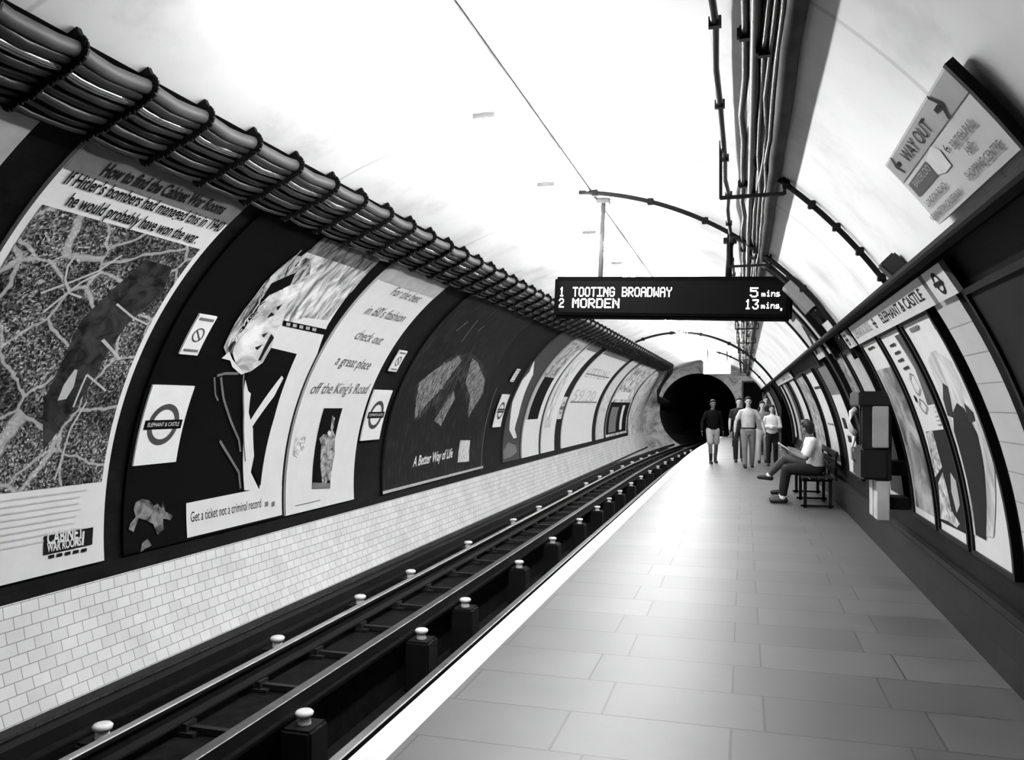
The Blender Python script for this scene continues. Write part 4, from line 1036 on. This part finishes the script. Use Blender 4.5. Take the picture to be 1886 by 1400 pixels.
def hand(bm, wrist, d, side, s=1.0, curl=.5):
    """palm, four unequal fingers and a thumb; d = pointing direction of the hand"""
    d = Vector(d).normalized(); up = Vector((0, 1, 0)) if abs(d.y) < .9 else Vector((1, 0, 0))
    a = d.cross(up).normalized(); n_ = a.cross(d).normalized(); wrist = Vector(wrist)
    pc = wrist + d * .045 * s; 
    for k in range(4):
        base = wrist + d * .085 * s + n_ * ((k - 1.5) * .020 * s); ln = (.075, .085, .078, .06)[k] * s
        k1 = base + d * ln * .5 + a * side * curl * .012; k2 = k1 + (d * .8 + a * side * curl).normalized() * ln * .5
        limb(bm, [wrist + d * .03 * s + n_ * ((k - 1.5) * .016 * s), base, k1, k2], [.012 * s, .0105 * s, .0095 * s, .008 * s], seg=8)
    tb = wrist + d * .03 * s - n_ * .028 * s; limb(bm, [tb, tb + (d * .5 - n_ * .7) * .04 * s, tb + (d * .8 - n_ * .5) * .07 * s], [.013 * s, .011 * s, .009 * s], seg=8)
def head(bm, hb, c, fwd, s=1.0):
    """c centre of the skull; hb hair mesh"""
    fwd = Vector(fwd).normalized(); up = Vector((0, 0, 1)); right = fwd.cross(up).normalized(); M = Matrix((right, fwd, up)).transposed().to_4x4()
    P = lambda x, y, z: Vector(c) + (M @ Vector((x, y, z))) * s
    ell(bm, P(0, -.005, .015), (.075 * s, .092 * s, .095 * s), M); ell(bm, P(0, .022, -.05), (.056 * s, .064 * s, .068 * s), M)   # skull, jaw
    limb(bm, [P(0, .088, .005), P(0, .108, -.028)], [.011 * s, .016 * s], 8)                # nose
    ell(bm, P(0, .078, -.062), (.026 * s, .016 * s, .009 * s), M, 10); ell(bm, P(0, .075, .025), (.05 * s, .02 * s, .012 * s), M, 10); ell(bm, P(0, .07, -.1), (.026 * s, .02 * s, .02 * s), M, 10)
    for sg in (1, -1): ell(bm, P(sg * .076, -.005, -.015), (.010 * s, .022 * s, .032 * s), M, 10)
    eb = bmesh.new()
    for sg in (1, -1): ell(eb, P(sg * .030, .083, 0.004), (.014 * s, .010 * s, .009 * s), M, 10)
    ell(eb, P(0, .094, -.062), (.020 * s, .005 * s, .004 * s), M, 8)
    if hb is not None:
        ell(hb, P(0, -.022, .035), (.086 * s, .098 * s, .095 * s), M); ell(hb, P(0, -.055, -.02), (.075 * s, .06 * s, .075 * s), M); ell(hb, P(0, .03, .085), (.07 * s, .06 * s, .035 * s), M)
    return eb
def person(name, x, y, face, H, label, shirt, trouser, stride=.16, arms=((.0, .0), (.0, .0)), sleeve='short', skirt=False, hairlong=False, belt=False, shorts=False, lean=0.0, skin=None, bareleg=False, fold=False):
    s = H / 1.75; root = empty(name, (x, y, 0), label, 'person'); skin = skin or SKIN
    fwd = Vector((math.sin(face), -math.cos(face), 0)); right = Vector((fwd.y, -fwd.x, 0)); right = fwd.cross(Vector((0, 0, 1))); O = Vector((x, y, 0))
    P = lambda a, b_, c: O + (right * a + fwd * b_ + Vector((0, 0, c))) * s
    body = bmesh.new(); hb = bmesh.new(); sh = bmesh.new(); tr = bmesh.new(); so = bmesh.new()
    feet = {1: stride, -1: -stride * .8}
    torso(body, [(P(0, 0, .92), .15 * s, .10 * s, right, fwd), (P(0, 0, 1.1), .14 * s, .095 * s, right, fwd), (P(0, 0, 1.3), .17 * s, .105 * s, right, fwd), (P(0, 0, 1.42), .14 * s, .08 * s, right, fwd), (P(0, 0, 1.47), .06 * s, .06 * s, right, fwd)])
    limb(body, [P(0, -.01, 1.42), P(0, .01, 1.56)], [.062 * s, .052 * s]); eb = head(body, hb, P(0, .02, 1.635), fwd, s)
    torso(sh, [(P(0, 0, .90), .165 * s, .115 * s, right, fwd), (P(0, 0, 1.02), .16 * s, .115 * s, right, fwd), (P(0, 0, 1.2), .175 * s, .118 * s, right, fwd), (P(0, 0, 1.32), .185 * s, .118 * s, right, fwd), (P(0, 0, 1.39), .165 * s, .10 * s, right, fwd), (P(0, 0, 1.445), .10 * s, .08 * s, right, fwd), (P(0, 0, 1.48), .062 * s, .062 * s, right, fwd)])
    for sg, (out, fw) in zip((1, -1), arms):
        S = P(sg * .178, 0, 1.375); E = P(sg * (.235 + out), -.03 + fw * .4, 1.13); W = P(sg * (.25 + out * 1.3), .05 + fw, .89)
        if fold: E = P(sg * .24, .02, 1.12); W = P(-sg * .04, .17, 1.10 + sg * .03)
        limb(body, [S, (S + E) / 2, E, (E * .6 + W * .4), W], [.052 * s, .047 * s, .040 * s, .040 * s, .028 * s])
        hand(body, W, (W - E), sg, s)
        if sleeve == 'short': M_ = S.lerp(E, .62); limb(sh, [P(sg * .10, 0, 1.40), S, M_], [.055 * s, .060 * s, .060 * s])
        else: limb(sh, [P(sg * .10, 0, 1.40), S, E, W.lerp(E, .08)], [.055 * s, .060 * s, .050 * s, .040 * s])
    for sg in (1, -1):
        hp = P(sg * .09, 0, .90); st = feet[sg]; kn = P(sg * .10, st * .55 + .04, .50); an = P(sg * .10, st, .09)
        limb(body, [hp, hp.lerp(kn, .5), kn, kn.lerp(an, .35), an], [.085 * s, .075 * s, .055 * s, .055 * s, .038 * s])
        toe = an + fwd * .15 * s - Vector((0, 0, .05 * s)); heel = an - fwd * .045 * s - Vector((0, 0, .045 * s))
        limb(so, [heel, an - Vector((0, 0, .04 * s)), toe], [.042 * s, .046 * s, .038 * s]); box(so, (heel + toe) / 2 - Vector((0, 0, .03 * s)), (.075 * s, .24 * s, .02 * s), rot=Matrix.Rotation(face, 4, 'Z'))
        if shorts: limb(tr, [P(sg * .07, 0, .92), hp, hp.lerp(kn, .8)], [.10 * s, .105 * s, .09 * s])
        elif not skirt: limb(tr, [P(sg * .06, 0, .93), hp, hp.lerp(kn, .5), kn, kn.lerp(an, .4), an + Vector((0, 0, .01))], [.10 * s, .102 * s, .09 * s, .072 * s, .068 * s, .06 * s])
        if bareleg: limb(so, [an, an + Vector((0, 0, .16 * s))], [.045 * s, .052 * s])
    if skirt:
        torso(tr, [(P(0, 0, .30), .22 * s, .17 * s, right, fwd), (P(0, 0, .6), .20 * s, .15 * s, right, fwd), (P(0, 0, .88), .18 * s, .125 * s, right, fwd), (P(0, 0, 1.0), .145 * s, .105 * s, right, fwd)])
    torso(tr, [(P(0, 0, .80), .12 * s, .10 * s, right, fwd), (P(0, 0, .90), .172 * s, .118 * s, right, fwd), (P(0, 0, .985), .155 * s, .108 * s, right, fwd)])
    if hairlong:
        ell(hb, P(0, -.06, 1.56), (.095 * s, .06 * s, .13 * s), Matrix.Rotation(face, 4, 'Z'))
    bo = mesh_obj('body', remesh(body, .0075), skin, root); mesh_obj('eyes_and_mouth', eb, gray(.03, .4, name='eye_dark'), bo)
    mesh_obj('hair', remesh(hb, .010), HAIRM, root); mesh_obj('top', remesh(sh, .012), shirt, root)
    mesh_obj('skirt' if skirt else ('shorts' if shorts else 'trousers'), remesh(tr, .012), trouser, root)
    for_sh = remesh(so, .009, 2); mesh_obj('shoes', for_sh, SHOE, root)
    if belt:
        bm = bmesh.new(); torso(bm, [(P(0, 0, .955), .172 * s, .124 * s, right, fwd), (P(0, 0, .995), .170 * s, .122 * s, right, fwd)], 28); mesh_obj('belt', bm, SHOE, root)
    return root
def at(px, d_, z=0.0):   # ground point in column px at depth d_
    xc = (px - CX) * d_ / F; return (xc * CT - d_ * ST, xc * ST + d_ * CT)
TS = gray(.45, .8, .2, name='tshirt_grey'); JN = gray(.17, .8, .2, name='jeans_grey'); WT = gray(.75, .7, .2, name='white_cloth'); BK = gray(.01, .8, .2, name='black_cloth')
PAT = picmat('patterned_cloth', 'noise', .08, .5, 6); LT = gray(.38, .8, .2, name='light_trousers')
x, y = at(1378, 19.6); person('person', x, y, .10, 1.72, 'man in a grey t-shirt, belt and jeans walking towards the camera with a dark bag', TS, JN, .17, ((.06, .02), (.10, .05)), belt=True)
bagx, bagy = x, y
x, y = at(1361, 21.6); person('person', x, y, .08, 1.72, 'person in black clothes half hidden behind the man in the grey t-shirt', BK, BK, .2)
x, y = at(1404, 21.2); person('person', x, y, .05, 1.62, 'person in a patterned shirt and light trousers behind the man in the t-shirt', PAT, LT, .15)
x, y = at(1422, 20.2); person('person', x, y, -.05, 1.52, 'woman in a white top and black skirt with folded arms beside the passage', WT, BK, .1, sleeve='long', skirt=False, hairlong=True, fold=True)
x, y = at(1411, 24.5); person('person', x, y, 0, 1.78, 'distant person in dark clothes behind the woman in white', BK, BK, .1)
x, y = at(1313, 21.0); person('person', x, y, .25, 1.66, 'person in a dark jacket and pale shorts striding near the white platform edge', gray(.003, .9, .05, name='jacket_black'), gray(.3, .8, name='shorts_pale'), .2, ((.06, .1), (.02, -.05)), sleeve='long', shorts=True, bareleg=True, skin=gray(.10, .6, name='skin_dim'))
# bag held by the walking man
bm = bmesh.new(); hx = bagx - .31; hy = bagy - .10
box(bm, (hx, hy, .60), (.13, .34, .24), bev=.04); bag = mesh_obj('hand_bag', bm, BK); tag(bag, 'small black bag hanging from the hand of the man in the grey t-shirt', 'bag')
bm = bmesh.new(); tube(bm, [(hx, hy - .1, .71), (hx, hy - .07, .80), (hx, hy, .825), (hx, hy + .07, .80), (hx, hy + .1, .71)], .011, seg=8); mesh_obj('handle', bm, SHOE, bag)
# bench
BY = 13.6
bench = empty('platform_bench', (1.2, BY, 0), 'black slatted bench against the right wall under the seated people', 'bench')
for k in range(4):
    bm = bmesh.new(); box(bm, (0.88 + k * .115, BY + .2, .44), (.09, 2.3, .03), bev=.006); mesh_obj('seat_slat', bm, PAINTB, bench)
for k in range(3):
    bm = bmesh.new(); box(bm, (1.30 - .02 + k * .018, BY + .2, .56 + k * .12), (.03, 2.3, .09), bev=.006); mesh_obj('back_slat', bm, PAINTB, bench)
for yy in (BY - .85, BY + .2, BY + 1.25):
    bm = bmesh.new(); box(bm, (0.88, yy, .21), (.045, .06, .42)); box(bm, (1.23, yy, .21), (.045, .06, .42)); box(bm, (1.05, yy, .41), (.42, .06, .03)); box(bm, (1.31, yy, .60), (.03, .05, .38)); box(bm, (1.05, yy, .03), (.46, .06, .03)); mesh_obj('leg_frame', bm, PAINTB, bench)
def sitter(y, label, shirt, trouser, sock, look=(-1, -.15, 0), crossed=False, skin=SKIN, bx=1.08):
    root = empty('person', (1.2, y, 0), label, 'person'); fwd = Vector((-1, 0, 0)); right = Vector((0, 1, 0)); O = Vector((bx, y, 0))
    P = lambda a, b_, c: O + right * a + fwd * b_ + Vector((0, 0, c))
    body = bmesh.new(); hb = bmesh.new(); sh = bmesh.new(); tr = bmesh.new(); so = bmesh.new()
    torso(body, [(P(0, 0, .48), .15, .11, right, fwd), (P(0, .02, .7), .14, .1, right, fwd), (P(0, .06, .88), .165, .105, right, fwd), (P(0, .08, .98), .13, .08, right, fwd), (P(0, .09, 1.03), .06, .06, right, fwd)])
    limb(body, [P(0, .08, .99), P(0, .12, 1.10)], [.06, .052]); hf = (fwd + Vector((0, 0, -.0))).normalized(); eb = head(body, hb, P(0, .135, 1.17), Vector(look), 1.0)
    torso(sh, [(P(0, 0, .47), .175, .135, right, fwd), (P(0, .01, .6), .175, .13, right, fwd), (P(0, .04, .78), .185, .13, right, fwd), (P(0, .065, .92), .20, .125, right, fwd), (P(0, .085, .99), .16, .09, right, fwd), (P(0, .09, 1.035), .07, .065, right, fwd)])
    for sg in (1, -1):
        S = P(sg * .19, .07, .97); E = P(sg * .235, .17, .72); W = P(sg * .09, .40, .80)
        limb(body, [S, E, E.lerp(W, .4), W], [.05, .042, .041, .028]); hand(body, W, W - E, sg)
        limb(sh, [P(sg * .12, .07, .97), S, S.lerp(E, .75)], [.062, .074, .066])
        hp = P(sg * .09, .0, .53); kn = P(sg * .13, .44, .53); an = P(sg * .13, .50, .09)
        if crossed and sg == -1: kn = P(-.05, .46, .64); an = P(.06, .72, .33)
        limb(body, [hp, kn, an], [.08, .055, .04]); limb(tr, [P(sg * .06, -.02, .53), hp, hp.lerp(kn, .5), kn, kn.lerp(an, .5), kn.lerp(an, .86)], [.10, .105, .092, .075, .066, .058])
        d = (fwd if not (crossed and sg == -1) else (fwd * .9 + Vector((0, 0, .1)))).normalized()
        limb(so, [an - d * .04 - Vector((0, 0, .045)), an - Vector((0, 0, .04)), an + d * .16 - Vector((0, 0, .052))], [.042, .047, .037])
        bm = bmesh.new(); limb(bm, [kn.lerp(an, .80), an], [.05, .046]); mesh_obj('sock', bm, sock, root)
    torso(tr, [(P(0, 0, .46), .15, .14, right, fwd), (P(0, 0, .55), .17, .14, right, fwd), (P(0, 0, .60), .16, .125, right, fwd)])
    mesh_obj('body', remesh(body, .0075), skin, root); mesh_obj('eyes_and_mouth', eb, gray(.03, .4, name='eye_dark'), root); mesh_obj('hair', remesh(hb, .01), HAIRM, root)
    mesh_obj('top', remesh(sh, .012), shirt, root); mesh_obj('trousers', remesh(tr, .012), trouser, root); mesh_obj('shoes', remesh(so, .009, 2), SHOE, root)
    return root
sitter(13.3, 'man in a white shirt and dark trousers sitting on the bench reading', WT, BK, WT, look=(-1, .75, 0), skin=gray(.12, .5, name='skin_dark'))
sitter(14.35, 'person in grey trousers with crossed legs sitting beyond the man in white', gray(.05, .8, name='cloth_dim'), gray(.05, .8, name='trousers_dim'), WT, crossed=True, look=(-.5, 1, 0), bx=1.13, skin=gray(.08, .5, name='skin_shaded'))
bm = bmesh.new(); Mx = Matrix.Rotation(math.radians(35), 4, 'Y')
box(bm, (0, .10, 0), (.24, .17, .006), rot=Matrix.Rotation(.12, 4, 'X')); box(bm, (0, -.08, 0), (.24, .17, .006), rot=Matrix.Rotation(-.12, 4, 'X'))
bmesh.ops.transform(bm, matrix=Matrix.Translation((.62, 13.3, .86)) @ Mx, verts=bm.verts[:])
tag(mesh_obj('magazine', bm, WT), 'open pale magazine held in the hands of the seated man in white', 'magazine')
